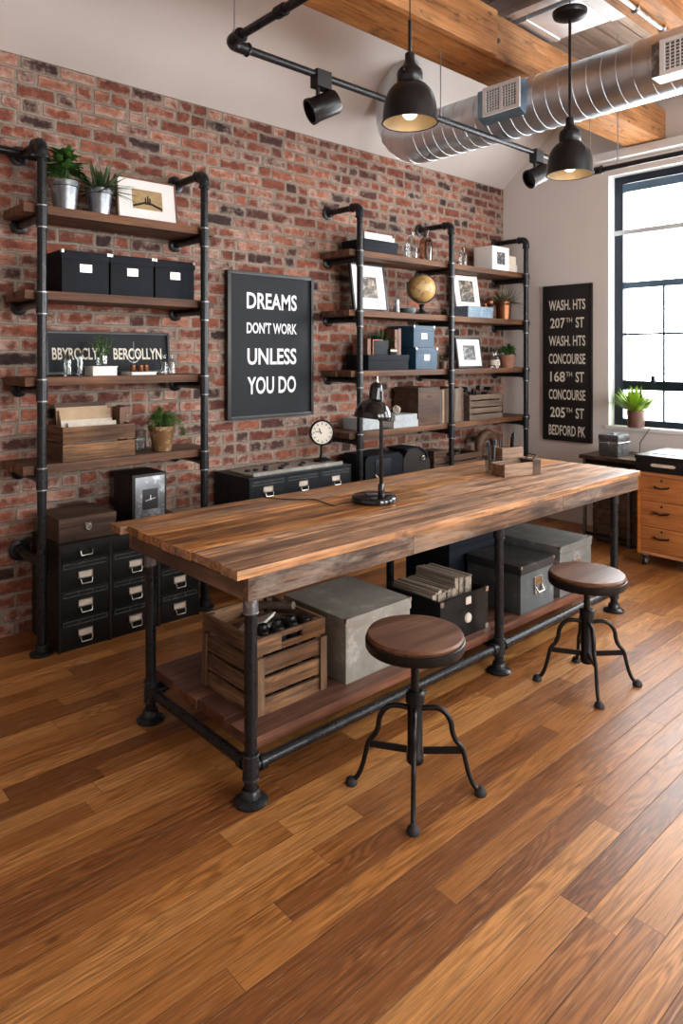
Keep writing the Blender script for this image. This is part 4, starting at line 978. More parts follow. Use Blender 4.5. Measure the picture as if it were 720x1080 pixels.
b = B(); b.bx(-1.91, -1.84, -.2965, -.2945, z3 + .14, z3 + .156); b.build('label_card', 'card', t)
pot_plant('potted_plant', -1.875, -.165, z3 + .1155, .032, .07, 'brownpot', 'small spiky plant growing among the things on the low black trunk', 'darkleaf', fol_spiky(60, .16, .4, .014, 23, .3))
lid_box('storage_box', 'lower petrol blue box of the two stacked on the third right shelf', -1.64, -1.375, -.315, -.055, z3, .172, 'teal', None, .04, 'white', True, 'box', 'petrol blue boxes', .05, .032, .55)
lid_box('storage_box', 'upper petrol blue box of the two stacked on the third right shelf', -1.66, -1.405, -.31, -.055, z3 + .1745, .172, 'teal', None, .04, 'white', True, 'box', 'petrol blue boxes', .05, .032, .52)
for x, y, r, lab in ((-1.17, -.2, .035, 'small leafy pot left of the two behind the middle post'), (-1.06, -.17, .038, 'small leafy pot right of the two behind the middle post')):
    pot_plant('potted_plant', x, y, z3, r, .06, 'brownpot', lab, 'dry', fol_broad(12, .05, .05, .035, .018, int(r * 1000)))
picture('framed_picture', 'black and white street photograph in a white mount on the third right shelf', (-.79, -.20, z3 + .004), .315, .265, .022, .014, .06, 'blackwood', 'bwphoto', .16, -.1, 'white', .15, .13)
t = clear_glass_jar('glass_jar', -.505, -.255, z3, .046, .15, 'squat glass bottle with a number label left of the terracotta pot', 'glass', True, 'jar')
b = B(); b.lathe([(.0468, .025), (.0468, .07)], (-.505, -.255, z3), 24); b.build('paper_label', 'card', t)
b = B(); b.text('17', (-.530, -.3025, z3 + .03), (1, 0, 0), (0, 0, 1), .034, .034, .02); b.build('lettering', 'wire', t)
pot_plant('potted_plant', -.30, -.245, z3, .072, .115, 'terra', 'bushy green plant in a terracotta pot on the third right shelf', 'leaf', fol_broad(80, .12, .12, .045, .030, 29), .8)
# bottom shelf
lid_box('white_box', 'white box behind the desk lamp on the bottom right shelf', -2.20, -1.99, -.27, -.07, z4, .088, 'bluebook', None, .03, None, False)
book('lower blue white book of the pair on the bottom right shelf', -1.895, -1.615, -.315, -.09, z4, z4 + .052, 'bluebook', group='blue white books')
book('upper blue white book of the pair on the bottom right shelf', -1.875, -1.622, -.31, -.10, z4 + .0525, z4 + .098, 'bluebook', group='blue white books')
t = thing('wicker_ball', 'little pale woven ball resting on the blue white books', 'ornament', (-1.74, -.20, z4 + .0985))
b = B()
for k in range(7):
    a = k * PI / 7; b.torus((-1.74, -.20, z4 + .13), .030, .0025, (math.cos(a), math.sin(a), .4 * math.sin(3 * a)), 20, 5)
b.build('weave', 'card', t)
t = thing('wooden_box', 'tall dark wooden box with a clasp on the bottom right shelf', 'box', (-1.47, -.18, z4))
b = B(); b.bx(-1.607, -1.34, -.31, -.05, z4, z4 + .30, .004); b.build('box_body', 'darkwood', t)
b = B(); b.bx(-1.49, -1.45, -.3135, -.3095, z4 + .22, z4 + .235); b.build('clasp', 'iron', t)
R_ = random.Random(31); x = -1.335; cols_ = ['greywood_z', 'rust', 'crate_z', 'darkwood', 'greywood_z', 'crate_z', 'greywood_z', 'crate_z', 'darkwood']
names_ = ['first grey book right of the tall dark box', 'second book, rust coloured, right of the tall dark box', 'third book, tan, right of the tall dark box', 'fourth book, dark, left of the middle post', 'fifth book, grey, behind the middle post', 'sixth book, tan, behind the middle post', 'seventh book, grey, right of the middle post', 'eighth book, tan, right of the middle post', 'last dark book before the tool crate']
for k in range(9):
    w = (.036, .026, .044, .03, .04, .036, .038, .036, .03)[k]
    book(names_[k] + ' on the bottom right shelf', x, x + w - .001, -.30, -.09, z4, z4 + .285 + R_.uniform(-.01, .012), {'greywood_z': 'greywood_z', 'rust': 'paper', 'crate_z': 'crate_z', 'darkwood': 'darkwood'}[cols_[k]], 'oldpaper', upright=True, group='old books on the bottom right shelf'); x += w
slat_crate('tool_crate', 'grey slatted crate of old tools on the bottom right shelf', -.955, -.475, -.315, -.09, z4, [(0, .045), (.056, .10), (.111, .16), (.172, .215)], .01, .013, True, False, 'greywood', 'greywood')
R_ = random.Random(37)
for k in range(7):
    x = -.91 + k * .062; hh = R_.uniform(.22, .29)
    t = thing('hand_tool', ['dark hammer at the left end of the tool crate', 'dark pincers second from left in the tool crate', 'flat iron mallet third in the tool crate', 'round headed tool in the middle of the tool crate', 'wooden handled brush in the tool crate', 'bent iron bar in the tool crate', 'iron hook at the right end of the tool crate'][k], 'tool', (x, -.2, z4 + .0115), 'old tools in the slatted crate')
    b = B(); b.tube([(x, -.2, z4 + .0115), (x + R_.uniform(-.01, .012), -.2, z4 + hh - .03)], .009, 8); b.build('handle', 'crate_z', t)
    b = B(); b.box((x + .005, -.2, z4 + hh - .02), (.055 if k % 2 else .035, .07, .032 + .01 * (k % 3)), (0, R_.uniform(-.3, .3), R_.uniform(-.5, .5)), .006); b.build('head', 'junk', t)
t = thing('wire_basket', 'small dark wire reel at the right end of the bottom right shelf', 'reel', (-.40, -.22, z4))
b = B()
for k in range(5): b.torus((-.40, -.24 + .02 * k, z4 + .062), .055, .006, (.1 * k - .2, 1, 0), 24, 6)
b.build('coils', 'iron', t)

# ------------------------------------------------------------------ low bench behind the table and what stands on it
t = thing('low_bench', 'low dark plank bench against the brick behind the table', 'bench', (-1.35, -.19, 0)); zb = .5606
b = B(); b.bx(-2.25, -.25, -.315, -.03, .52, .56, .004); b.build('bench_top', 'darkwood', t)
for x in (-2.2, -.33):
    for y in (-.31, -.09):
        b = B(); b.bx(x, x + .05, y, y + .05, 0, .519); b.build('leg', 'darkwood', t)
t = thing('typewriter_case', 'black hard case with a pale worn panel on the bench behind the lamp', 'case', (-2.05, -.2, zb))
b = B(); b.prism([(-2.20, zb), (-1.80, zb), (-1.80, zb + .17), (-1.84, zb + .20), (-2.17, zb + .20), (-2.20, zb + .17)], -.32, -.06, 'XZ'); b.build('case_body', 'blackbox', t)
b = B(); b.bx(-2.10, -1.93, -.324, -.3195, zb + .02, zb + .165, .003); b.build('front_panel', 'bluecab', t)
b = B(); b.tube(spline([(-2.105, -.327, zb + .06), (-2.09, -.345, zb + .03), (-2.06, -.327, zb + .01)], 5), .007, 8); b.build('handle', 'card', t)
t = thing('leather_satchel', 'dark slouching leather satchel on the bench right of the black case', 'bag', (-1.63, -.2, zb))
b = B(); b.prism([(-1.78, zb), (-1.46, zb), (-1.47, zb + .10), (-1.52, zb + .17), (-1.60, zb + .215), (-1.72, zb + .21), (-1.78, zb + .14)], -.31, -.12, 'XZ'); b.build('bag_body', 'cabinet_side', t)
b = B(); b.prism([(-1.77, zb + .216), (-1.60, zb + .222), (-1.515, zb + .178), (-1.50, zb + .12), (-1.513, zb + .12), (-1.53, zb + .168), (-1.605, zb + .212), (-1.77, zb + .207)], -.322, -.12, 'XZ'); b.build('flap', 'blackbox', t)
b = B(); b.torus((-1.56, -.322, zb + .13), .016, .004, (0, 1, 0), 14, 6); b.build('buckle', 'nickel', t)
t = slat_crate('wooden_crate', 'low greyed crate of odds on the bench behind the middle post', -1.42, -.80, -.315, -.07, zb, [(0, .05), (.06, .11)], .01, .014, True, False, 'darkwood', 'darkwood')
lid_box('wooden_box', 'dark weathered box at the left end inside the low bench crate', -1.37, -1.20, -.27, -.12, zb + .0115, .145, 'darkwood', None, .03, None, False)
t = thing('wire_bundle', 'tangle of dark wire lying in the low bench crate', 'wire', (-1.0, -.2, zb + .0115))
b = B(); R_ = random.Random(41)
for k in range(6): b.torus((-1.0 + R_.uniform(-.06, .06), -.2 + R_.uniform(-.03, .03), zb + .085 + R_.uniform(-.01, .02)), .06, .006, (R_.uniform(-.5, .5), R_.uniform(-.5, .5), 1), 22, 6)
b.build('coils', 'junk', t)
t = thing('arch_ornament', 'dark horseshoe shaped wooden ornament on the bench left of the pencil box', 'ornament', (-.55, -.2, zb))
b = B(); pts = [(-.67, -.2, zb + .02), (-.67, -.2, zb + .10)] + arc((-.55, -.2, zb + .12), .12, PI, 0, 12, (1, 0, 0), (0, 0, .9)) + [(-.43, -.2, zb + .10), (-.43, -.2, zb + .02)]
b.tube(pts, [.03, .034] + [.036 + .012 * math.sin(PI * k / 12) for k in range(13)] + [.034, .03], 14); b.bx(-.72, -.38, -.26, -.14, zb, zb + .022, .004); b.build('arch', 'darkwood', t)
clear_glass_jar('glass_bottle', -.55, -.2, zb + .0226, .04, .10, 'small glass bottle inside the horseshoe ornament')

# ------------------------------------------------------------------ the work table
TX0, TX1, TY0, TY1, TZ = -4.478, -1.552, -2.052, -1.145, .80
LEGX = (-4.40, -2.972, -1.815); LEGY = (-2.012, -1.30); LR = .0215
t = thing('work_table', 'long reclaimed plank work table on black iron pipe legs with a low shelf', 'table', ((TX0 + TX1) / 2, (TY0 + TY1) / 2, 0))
b = B(); R_ = random.Random(51); n = 9; w = (TY1 - TY0 - .0) / n
for k in range(n):
    y0 = TY0 + k * w; cuts = [TX0 + R_.uniform(-.006, .006) + (.0 if k < n - 1 else -.03), TX1 + R_.uniform(-.003, .003)]
    if k not in (0,): cuts.insert(1, R_.uniform(TX0 + .7, TX1 - .7))
    for xa, xb in zip(cuts, cuts[1:]):
        dz = R_.uniform(-.0015, .0)
        b.bx(xa + .0008, xb - .0008, y0 + .0008, y0 + w - .0008, TZ - .032, TZ + dz, .0022)
b.build('tabletop', 'table', t)
ax0, ax1, ay0, ay1 = TX0 + .042, TX1 - .025, TY0 + .004, TY1 - .03; az = .688
b = B(); xs = [ax0, -3.62, -2.45, ax1]
for xa, xb in zip(xs, xs[1:]): b.bx(xa + .0008, xb - .0008, ay0, ay0 + .03, az, TZ - .0325, .003)
b.build('apron', 'apron', t)
b = B(); b.bx(ax0, ax1, ay1 - .03, ay1, az, TZ - .0325, .003); b.build('apron', 'apron', t)
for X in (ax0, ax1 - .03):
    b = B(); b.bx(X, X + .03, ay0 + .0305, ay1 - .0305, az, TZ - .0325, .003); b.build('apron', 'apron_y', t)
for x in LEGX:
    b = B(); b.bx(x - .035, x + .035, ay0 + .032, ay1 - .032, az + .012, TZ - .0335, .003); b.build('cross_bearer', 'darkwood', t)
    for y in LEGY:
        b = B(); b.cyl((x, y, .012), (x, y, .70), LR, n=18); leg = b.build('leg', 'pipe', t)
        b = B(); b.lathe([(0, 0), (.056, 0), (.058, .008), (.05, .014), (.034, .02), (.031, .042), (.027, .046), (0, .046)], (x, y, 0), 26); b.build('foot_flange', 'fitting', leg)
        b = B(); b.cyl((x, y, .075), (x, y, .165), .0275, n=18)
        for z in (.08, .16): b.torus((x, y, z), .0255, .004, (0, 0, 1), 18, 6)
        b.build('tee_fitting', 'fitting', leg)
        b = B(); b.cyl((x, y, .635), (x, y, .6875), .026, n=18); b.torus((x, y, .637), .024, .004, (0, 0, 1), 18, 6); b.build('collar', 'galv' if x < -4 else 'fitting', leg)
RZ = .118
for y in LEGY:
    for xa, xb in zip(LEGX, LEGX[1:]):
        b = B(); b.cyl((xa + .02, y, RZ), (xb - .02, y, RZ), .0195, n=16)
        for x in (xa + .045, xb - .045): b.cyl((x - .012, y, RZ), (x + .012, y, RZ), .025, n=16)
        b.build('stretcher', 'pipe', t)
for x in LEGX:
    b = B(); b.cyl((x, LEGY[0] + .02, RZ), (x, LEGY[1] - .02, RZ), .0195, n=16)
    for y in (LEGY[0] + .045, LEGY[1] - .045): b.cyl((x, y - .012, RZ), (x, y + .012, RZ), .025, n=16)
    b.build('stretcher', 'pipe', t)
SZ = .18
b = B()
for k in range(4):
    y0 = -1.972 + k * .186; b.bx(-4.365 + (.01 if k % 2 else 0), -1.86, y0, y0 + .184, SZ - .040, SZ, .004)
b.build('low_shelf', 'redshelf', t)
SZ += .0006
# ------------------------------------------------------------------ on the table
lx, ly = -3.385, -1.585; tz = TZ + .0008
t = thing('desk_lamp', 'glossy black desk lamp with a domed shade standing on the table', 'lamp', (lx, ly, tz))
b = B(); b.lathe([(0, 0), (.105, 0), (.109, .004), (.109, .020), (.105, .027), (.098, .030), (0, .031)], (lx, ly, tz), 44); b.build('base', 'lampblack', t)
px, py = lx + .026, ly - .024
b = B(); b.cyl((px, py, tz + .03), (px, py, tz + .53), .0095, n=14); b.lathe([(0, .03), (.016, .03), (.016, .075), (.012, .085), (0, .085)], (px, py, tz), 18); b.lathe([(0, .0), (.014, .0), (.014, .035), (0, .035)], (px, py, tz + .385), 16); b.build('stem', 'lampblack', t)
rv = Vector((.738, -.675, 0)); fw = Vector((-.675, -.738, 0))
axs = (Vector((0, 0, 1)) + rv * .13 + fw * -.10).normalized(); c = Vector((lx - .004, ly + .006, tz + .395))
b = B(); b.lathe([(.089, 0), (.0905, .004), (.0895, .022), (.084, .043), (.073, .064), (.057, .080), (.040, .090), (.032, .095), (.031, .106), (.031, .150), (.027, .166), (.016, .176), (0, .179)], c, 44, axis=axs)
b.lathe([(.089, 0), (.087, .004), (.086, .022), (.080, .042), (.069, .062), (.053, .077), (0, .088)], c, 44, axis=axs); b.build('shade', 'lampblack', t)
b = B(); p = c + axs * .176; b.cyl(p, p + axs * .012, .0075, n=12); b.cyl(p + axs * .012, p + axs * .03, .0035, n=8); b.build('finial', 'nickel', t)
b = B(); b.tube([(px, py, tz + .47), c + axs * .12], .011, 10); b.cyl((px, py, tz + .40), Vector((px, py, tz + .40)) + rv * .03 * -1, .006, n=8); b.build('joint', 'lampblack', t)
b = B(); b.tube(spline([(lx - .108, ly + .02, tz + .006), (lx - .16, ly + .05, tz + .004), (lx - .22, ly + .04, tz + .004), (lx - .21, ly + .13, tz + .004), (lx - .20, ly + .21, tz + .004), (lx - .27, ly + .27, tz + .004), (lx - .33, ly + .37, tz + .004), (lx - .36, TY1 - .01, tz + .004), (lx - .37, TY1 + .02, tz - .02), (lx - .37, TY1 + .03, tz - .3)], 6), .003, 6); b.build('cord', 'wire', t)
b = B(); b.sphere(c + axs * .03, .022, 14); b.build('bulb', 'white', t)
# pencil trough
d = Vector((.26, -.067, 0)).normalized(); nrm = Vector((-d.y, d.x, 0)); p0 = Vector((-2.379, -1.639, tz)); yaw = math.atan2(d.y, d.x)
t = thing('pencil_trough', 'long low raw wood trough with a dark end block on the table', 'trough', (0, 0, 0))
b = B(); L_, D_, H_ = .275, .12, .075
b.bx(0, L_ - .06, 0, .014, 0, H_, .002); b.bx(0, L_ - .06, D_ - .014, D_, 0, H_, .002); b.bx(0, .012, .0145, D_ - .0145, 0, H_ * .9, .002); b.bx(.0125, L_ - .06, .0145, D_ - .0145, 0, .012); b.build('trough_body', 'raw', t)
b = B(); b.bx(L_ - .0595, L_, -.002, D_ + .002, 0, H_ * 1.12, .003); b.build('end_block', 'darkwood', t)
b = B(); b.tube([(L_ - .03, .03, H_ * 1.12), (L_ - .01, .03, H_ * 1.12 + .025), (L_ - .01, .09, H_ * 1.12 + .025), (L_ - .03, .09, H_ * 1.12)], .004, 6); b.build('end_handle', 'iron', t)
t.location = p0; t.rotation_euler = (0, 0, yaw)
t = thing('pencil_box', 'raw wood open box of pens standing behind the long trough', 'box', (0, 0, 0))
b = B(); b.bx(0, .165, 0, .012, 0, .145, .002); b.bx(0, .165, .098, .11, 0, .145, .002); b.bx(0, .012, .0125, .0975, 0, .145, .002); b.bx(.153, .165, .0125, .0975, 0, .145, .002); b.bx(.0125, .1525, .0125, .0975, 0, .012); b.build('box_body', 'raw', t)
q0 = p0 + d * .105 + nrm * .14
t.location = q0; t.rotation_euler = (0, 0, yaw)
for k, (u, v, lean, ln, lab) in enumerate(((.118, .05, .20, .225, 'thick black marker at the right of the raw wood pen box'), (.122, .072, .26, .215, 'second black marker at the right of the raw wood pen box'), (.03, .05, -.10, .20, 'thin dark pencil at the left of the raw wood pen box'), (.045, .06, .06, .195, 'thin pencil second from the left in the raw wood pen box'), (.10, .06, .05, .185, 'short brown pencil in the middle of the raw wood pen box'))):
    o = q0 + d * u + nrm * v + Vector((0, 0, .013))
    r = .009 if k < 2 else .004; e = o + d * (math.sin(lean) * ln * .4) + Vector((0, 0, ln * math.cos(lean)))
    b = B(); b.tube([o + Vector((0, 0, .004)), o.lerp(e, .85), e], [r, r, r * .6], 10)
    solo(b, 'pen', 'rubber' if k < 4 else 'copper', lab, 'pen', o, 'pens in the wooden box')
o = p0 + d * .04 + nrm * .165; 
t = clear_glass_jar('glass_jar', o.x, o.y, tz, .036, .095, 'glass jar of blue grey tools left of the wooden pen box', 'glass', False, 'jar')
for k in range(4):
    a = k * 1.6; o2 = o + Vector((.014 * math.cos(a), .014 * math.sin(a), .0145))
    b = B(); b.tube([o2, o2 + Vector((.012 * math.cos(a), .012 * math.sin(a), .13 + .012 * k))], .005, 8); b.box(o2 + Vector((.012 * math.cos(a), .012 * math.sin(a), .135 + .012 * k)), (.018, .008, .03), (0, 0, a), .002)
    solo(b, 'hand_tool', 'bluegrey' if k % 2 else 'junk', ['dark brush at the right of the glass tool jar', 'blue grey scraper at the back of the glass tool jar', 'dark scraper at the left of the glass tool jar', 'blue grey brush at the front of the glass tool jar'][k], 'tool', o2, 'tools in the glass jar')

# ------------------------------------------------------------------ on the low shelf
rows = [(0, .058), (.073, .133), (.148, .208), (.222, .285)]
slat_crate('slatted_crate', 'weathered slatted apple crate of junk at the left end of the low shelf', -4.278, -3.945, -1.872, -1.50, SZ, rows, .009, .014, True, True)
ac = [o for o in bpy.data.objects if o.name == 'slatted_crate'][0]
for xa in (-4.278, -3.977):
    b = B(); b.bx(xa, xa + .032, -1.882, -1.8725, SZ + .008, SZ + .215, .002); b.build('corner_batten', 'crate_z', ac)
for ya in (-1.86, -1.545):
    b = B(); b.bx(-4.288, -4.2785, ya, ya + .032, SZ + .008, SZ + .215, .002); b.build('corner_batten', 'crate_z', ac)
zc = SZ + .0115
R_ = random.Random(61)
b = B(); b.bx(-4.235, -3.99, -1.70, -1.545, zc, zc + .17, .003); solo(b, 'gap_filler', 'darkwood', 'added filler box, coloured dark to shade the slat gaps of the apple crate', 'box', (-4.11, -1.61, zc))  # made-up filler; its dark colour stands in for shade between the slats
zc2 = zc + .1706
for k, (x, y, ln, a, lab) in enumerate(((-4.185, -1.60, .20, .5, 'white magazine sticking up at the left of the apple crate'), (-4.165, -1.575, .19, .62, 'second white magazine behind it in the apple crate'))):
    b = B(); b.box((0, 0, ln / 2), (.11, .010, ln * .7), None, .001); o = solo(b, 'magazine', 'pagewhite', lab, 'magazine', (0, 0, 0), 'magazines in the crate')
    o.location = (x, y, zc2 + .008); o.rotation_euler = (-1.25 + .0 * k, 0, a - 1.1); o.location.y -= .0; o.location.z += .006 + .016 * k
    o.rotation_euler = (1.18, 0, .35 + .2 * k)
for k, (x, y, lab) in enumerate(((-4.03, -1.62, 'left fluted grey wooden strip across the apple crate'), (-3.99, -1.60, 'right fluted grey wooden strip across the apple crate'))):
    b = B(); b.tube([(x - .06, y + .075, zc2 + .055 + .03 * k), (x + .005, y - .12, zc2 + .085 + .034 * k)], .016, 8); solo(b, 'wooden_strip', 'greywood', lab, 'strip', (x, y, zc2 + .06), 'fluted strips in the crate')
for k in range(7):
    x = -4.20 + .034 * k; y = -1.815 + .058 * (k % 2); r = .023 + .003 * (k % 3)
    b = B(); b.lathe([(0, 0), (r * .8, 0), (r * .8, .19), (r, .21), (r * 1.05, .24), (r * .7, .27), (0, .275)], (x, y, zc), 16)
    solo(b, 'door_knob', 'junk', ['black knob nearest the left front corner of the apple crate', 'black knob second from left in the apple crate', 'large black knob third from left in the apple crate', 'black knob in the middle of the apple crate', 'black knob right of the middle in the apple crate', 'large black knob second from right in the apple crate', 'black knob nearest the right front corner of the apple crate'][k], 'knob', (x, y, zc), 'black knobs in the apple crate')
lid_box('metal_chest', 'pale grey metal trunk right of the apple crate on the low shelf', -3.865, -3.475, -1.905, -1.50, SZ, .262, 'palemetal', 'palemetal', .048, None, True, 'box', None)
pc = [o for o in bpy.data.objects if o.get('label', '').startswith('pale grey metal trunk')][0]
b = B(); b.bx(-3.735, -3.665, -1.908, -1.9005, SZ + .115, SZ + .14, .002); b.tube([(-3.73, -1.906, SZ + .135), (-3.728, -1.925, SZ + .11), (-3.672, -1.925, SZ + .11), (-3.67, -1.906, SZ + .135)], .005, 8); b.build('pull_handle', 'nickel', pc)
# black chest
t = thing('black_chest', 'open black trunk with brass catches packed with old files on the low shelf', 'trunk', (-3.12, -1.75, SZ))
x0, x1, y0, y1, h = -3.305, -2.945, -1.93, -1.60, .20
b = B(); b.bx(x0, x1, y0, y0 + .012, SZ, SZ + h, .002); b.bx(x0, x1, y1 - .012, y1, SZ, SZ + h, .002); b.bx(x0, x0 + .012, y0 + .012, y1 - .012, SZ, SZ + h); b.bx(x1 - .012, x1, y0 + .012, y1 - .012, SZ, SZ + h); b.bx(x0 + .012, x1 - .012, y0 + .012, y1 - .012, SZ, SZ + .01); b.build('chest_body', 'cabinet', t)
for xx in (x0, x1 - .022):
    for zz in (SZ, SZ + h - .022):
        b = B(); b.bx(xx, xx + .022, y0 - .002, y0 + .002, zz, zz + .022); b.build('metal_corner', 'nickel', t)
b = B(); b.bx((x0 + x1) / 2 - .06, (x0 + x1) / 2 + .06, y0 - .003, y0, SZ + h * .62, SZ + h * .66); b.build('lid_seam', 'iron', t)
xm = (x0 + x1) / 2 + .02
b = B(); b.lathe([(0, 0), (.024, 0), (.02, .008), (.008, .012), (0, .012)], (xm, y0, SZ + .085), 18, axis=(0, -1, 0)); b.bx(xm - .02, xm + .02, y0 - .006, y0, SZ + .15, SZ + .185, .003); b.build('catch', 'card', t)
R_ = random.Random(71); x = x0 + .016
lw = [.034, .028, .040, .030, .036, .030, .034, .030, .034]
for k in range(9):
    w = lw[k]; top = SZ + h + R_.uniform(.012, .03) + (.03 if k > 4 else 0)
    b = B(); b.bx(x, x + w - .003, y0 + .05 + R_.uniform(0, .02), y1 - .02, SZ + .0106, top, .002)
    for q in range(3): b.bx(x + .002 + q * (w - .006) / 3, x + .001 + (q + 1) * (w - .006) / 3 - .001, y0 + .052, y1 - .022, top, top + R_.uniform(.002, .008))
    solo(b, 'old_file', 'oldpaper', ['leftmost worn file in the open black trunk', 'second worn file from left in the open black trunk', 'third worn file from left in the open black trunk', 'fourth worn file from left in the open black trunk', 'middle worn file in the open black trunk', 'fourth worn file from right in the open black trunk', 'third worn file from right in the open black trunk', 'second worn file from right in the open black trunk', 'rightmost worn file in the open black trunk'][k], 'file', (x, -1.75, SZ + .0106), 'worn files in the black trunk'); x += w
lid_box('metal_chest', 'tall black box in the shadow behind the blue grey trunk on the low shelf', -2.83, -2.40, -1.60, -1.28, SZ, .325, 'blackbox', None, .05, None, False)
def handle_box(label, x0, x1, y0, y1, h, m, lidm):
    t = lid_box('metal_chest', label, x0, x1, y0, y1, SZ, h, m, lidm, .045, None, True, 'box', None)
    xm = (x0 + x1) / 2; y = y0 + .003; zz = SZ + h * .5
    b = B()
    b.bx(xm - .036, xm - .028, y - .006, y + .001, zz - .045, zz + .045, .001); b.bx(xm + .028, xm + .036, y - .006, y + .001, zz - .045, zz + .045, .001); b.bx(xm - .028, xm + .028, y - .006, y + .001, zz + .037, zz + .045, .001); b.bx(xm - .028, xm + .028, y - .006, y + .001, zz - .045, zz - .03, .001)
    b.tube([(xm - .03, y - .006, zz - .005), (xm - .028, y - .02, zz - .03), (xm + .028, y - .02, zz - .03), (xm + .03, y - .006, zz - .005)], .005, 8); b.build('handle_plate', 'nickel', t)
    b = B(); b.bx(xm - .027, xm + .027, y - .002, y + .001, zz + .002, zz + .036); b.build('label_card', 'rust', t)
    return t
handle_box('blue grey metal trunk with a card handle plate right of the middle leg', -2.705, -2.382, -1.958, -1.615, .245, 'bluegrey', 'darkgrey')
handle_box('grey green metal trunk behind the right stool on the low shelf', -2.325, -1.975, -1.958, -1.45, .275, 'greymetal', 'greymetal')

# ------------------------------------------------------------------ stools
def make_stool(label):
    t = thing('metal_stool', label, 'stool', (0, 0, 0), 'screw stools')
    b = B(); b.lathe([(0, .520), (.160, .520), (.166, .526), (.168, .536), (.163, .544), (.15, .5455), (0, .546)], (0, 0, 0), 48); b.build('seat', 'seat', t)
    b = B(); b.lathe([(0, .488), (.150, .488), (.168, .492), (.172, .50), (.172, .524), (.169, .526), (.167, .5195), (0, .5195)], (0, 0, 0), 48); b.build('seat_pan', 'iron', t)
    b = B(); b.cyl((0, 0, .32), (0, 0, .488), .0145, n=16); b.lathe([(.0145, .465), (.05, .478), (.05, .488)], (0, 0, 0), 20); b.bx(.03, .09, -.012, .012, .474, .487, .003); b.build('screw_rod', 'iron', t)
    b = B(); b.lathe([(0, .095), (.026, .095), (.030, .10), (.030, .12), (.0265, .125), (.0265, .30), (.033, .305), (.033, .335), (.026, .342), (0, .342)], (0, 0, 0), 24); b.cyl((.03, 0, .322), (.055, 0, .322), .006, n=8); b.build('hub', 'iron', t)
    for k in range(4):
        a = PI / 4 + k * PI / 2; u = Vector((math.cos(a), math.sin(a), 0))
        def P(r, z): return u * r + Vector((0, 0, z))
        b = B()
        path = spline([P(.022, .283), P(.072, .287), P(.103, .273), P(.122, .243), P(.128, .207), P(.141, .178), P(.161, .155), P(.172, .112), P(.184, .066), P(.202, .028), P(.222, .016)], 5)
        b.tube(path, [.0095] * 25 + [.0085] * (len(path) - 25), 10); leg = b.build('leg', 'iron', t)
        b = B(); b.lathe([(0, 0), (.020, 0), (.022, .006), (.018, .018), (.010, .026), (0, .028)], P(.222, 0), 18); b.build('foot_pad', 'rubber', leg)
        b = B(); v = Vector((-u.y, u.x, 0))
        A = P(.028, .137); C = P(.160, .148)
        vs = []
        for q in (A, C):
            for sv, sz in ((-1, -1), (1, -1), (1, 1), (-1, 1)): vs.append(b.bm.verts.new(q + v * (.004 * sv) + Vector((0, 0, .011 * sz))))
        b.bridge(vs[:4], vs[4:]); b.bm.faces.new(vs[:4]); b.bm.faces.new(vs[4:]); b.build('brace', 'iron', t)
    return t
st1 = make_stool('front screw stool with round walnut seat before the pale grey trunk')
st1.location = (-3.942, -2.34, 0); st1.rotation_euler = (0, 0, -.09)
st2 = dup(st1, (-2.775, -2.353, 0), -.07, 'right screw stool with round walnut seat before the grey green trunk')

for ch in st2.children:
    if ch.name.split('.')[0] in ('seat', 'seat_pan', 'screw_rod'): ch.location.z = -.036      # screwed lower
# ------------------------------------------------------------------ by the window wall
t = thing('side_desk', 'narrow steel framed desk with a dark plank top under the window', 'desk', (-.27, -1.4, 0))
b = B()
for k in range(3): b.bx(-.50 + k * .16, -.345 + k * .16, -1.665, -1.07, .665, .695, .003)
b.build('desk_top', 'darkwood', t)
for x in (-.47, -.06):
    for y in (-1.10, -1.47, -1.645):
        b = B(); b.bx(x, x + .022, y - .011, y + .011, 0, .6645); b.build('leg', 'galv' if y > -1.6 else 'iron', t)
b = B(); b.bx(-.47, -.448, -1.633, -1.112, .625, .6645); b.bx(-.06, -.038, -1.633, -1.112, .625, .6645); b.bx(-.47, -.448, -1.458, -1.112, .05, .07); b.build('rail', 'iron', t)
b = B(); b.bx(-.56, -.4705, -1.13, -1.115, .475, .485); b.build('hook', 'iron', t)
slat_crate('wooden_crate', 'dark upright plank crate standing under the side desk', -.44, -.08, -1.62, -1.16, .0005, [(.02, .14), (.146, .27), (.276, .40), (.406, .52)], .006, .015, True, False, 'darkwood', 'greywood')
t = thing('latched_tin', 'square galvanised tin with a wire latch on the side desk', 'tin', (-.35, -1.29, .6956)); zc = .6956
b = B(); b.bx(-.45, -.26, -1.375, -1.215, zc, zc + .125, .006); b.build('tin_body', 'galv', t)
b = B(); b.bx(-.453, -.257, -1.378, -1.212, zc + .1255, zc + .172, .006); b.box((-.355, -1.295, zc + .178), (.07, .03, .012), None, .003); b.build('lid', 'galv', t)
b = B(); b.tube([(-.456, -1.38, zc + .11), (-.456, -1.21, zc + .11)], .003, 6); b.tube([(-.456, -1.381, zc + .11), (-.255, -1.381, zc + .11)], .003, 6); b.sphere((-.457, -1.30, zc + .11), .008, 10); b.build('latch_wire', 'nickel', t)
b = B(); b.tube(spline([(-.03, -1.44, .898), (-.05, -1.43, .87), (-.09, -1.40, .80), (-.10, -1.39, .775), (-.085, -1.385, .77), (-.10, -1.39, .72), (-.12, -1.40, .699)], 6), .0035, 6)
solo(b, 'desk_cable', 'wire', 'thin dark cable trailing from the window sill onto the side desk', 'cable', (-.12, -1.40, .6955))
pot_plant('potted_plant', .018, -1.305, .8985, .072, .14, 'brownpot', 'lime green bushy plant in a brown pot on the window sill', 'lime', fol_spiky(190, .21, .34, .028, 81, .3), .92, False)
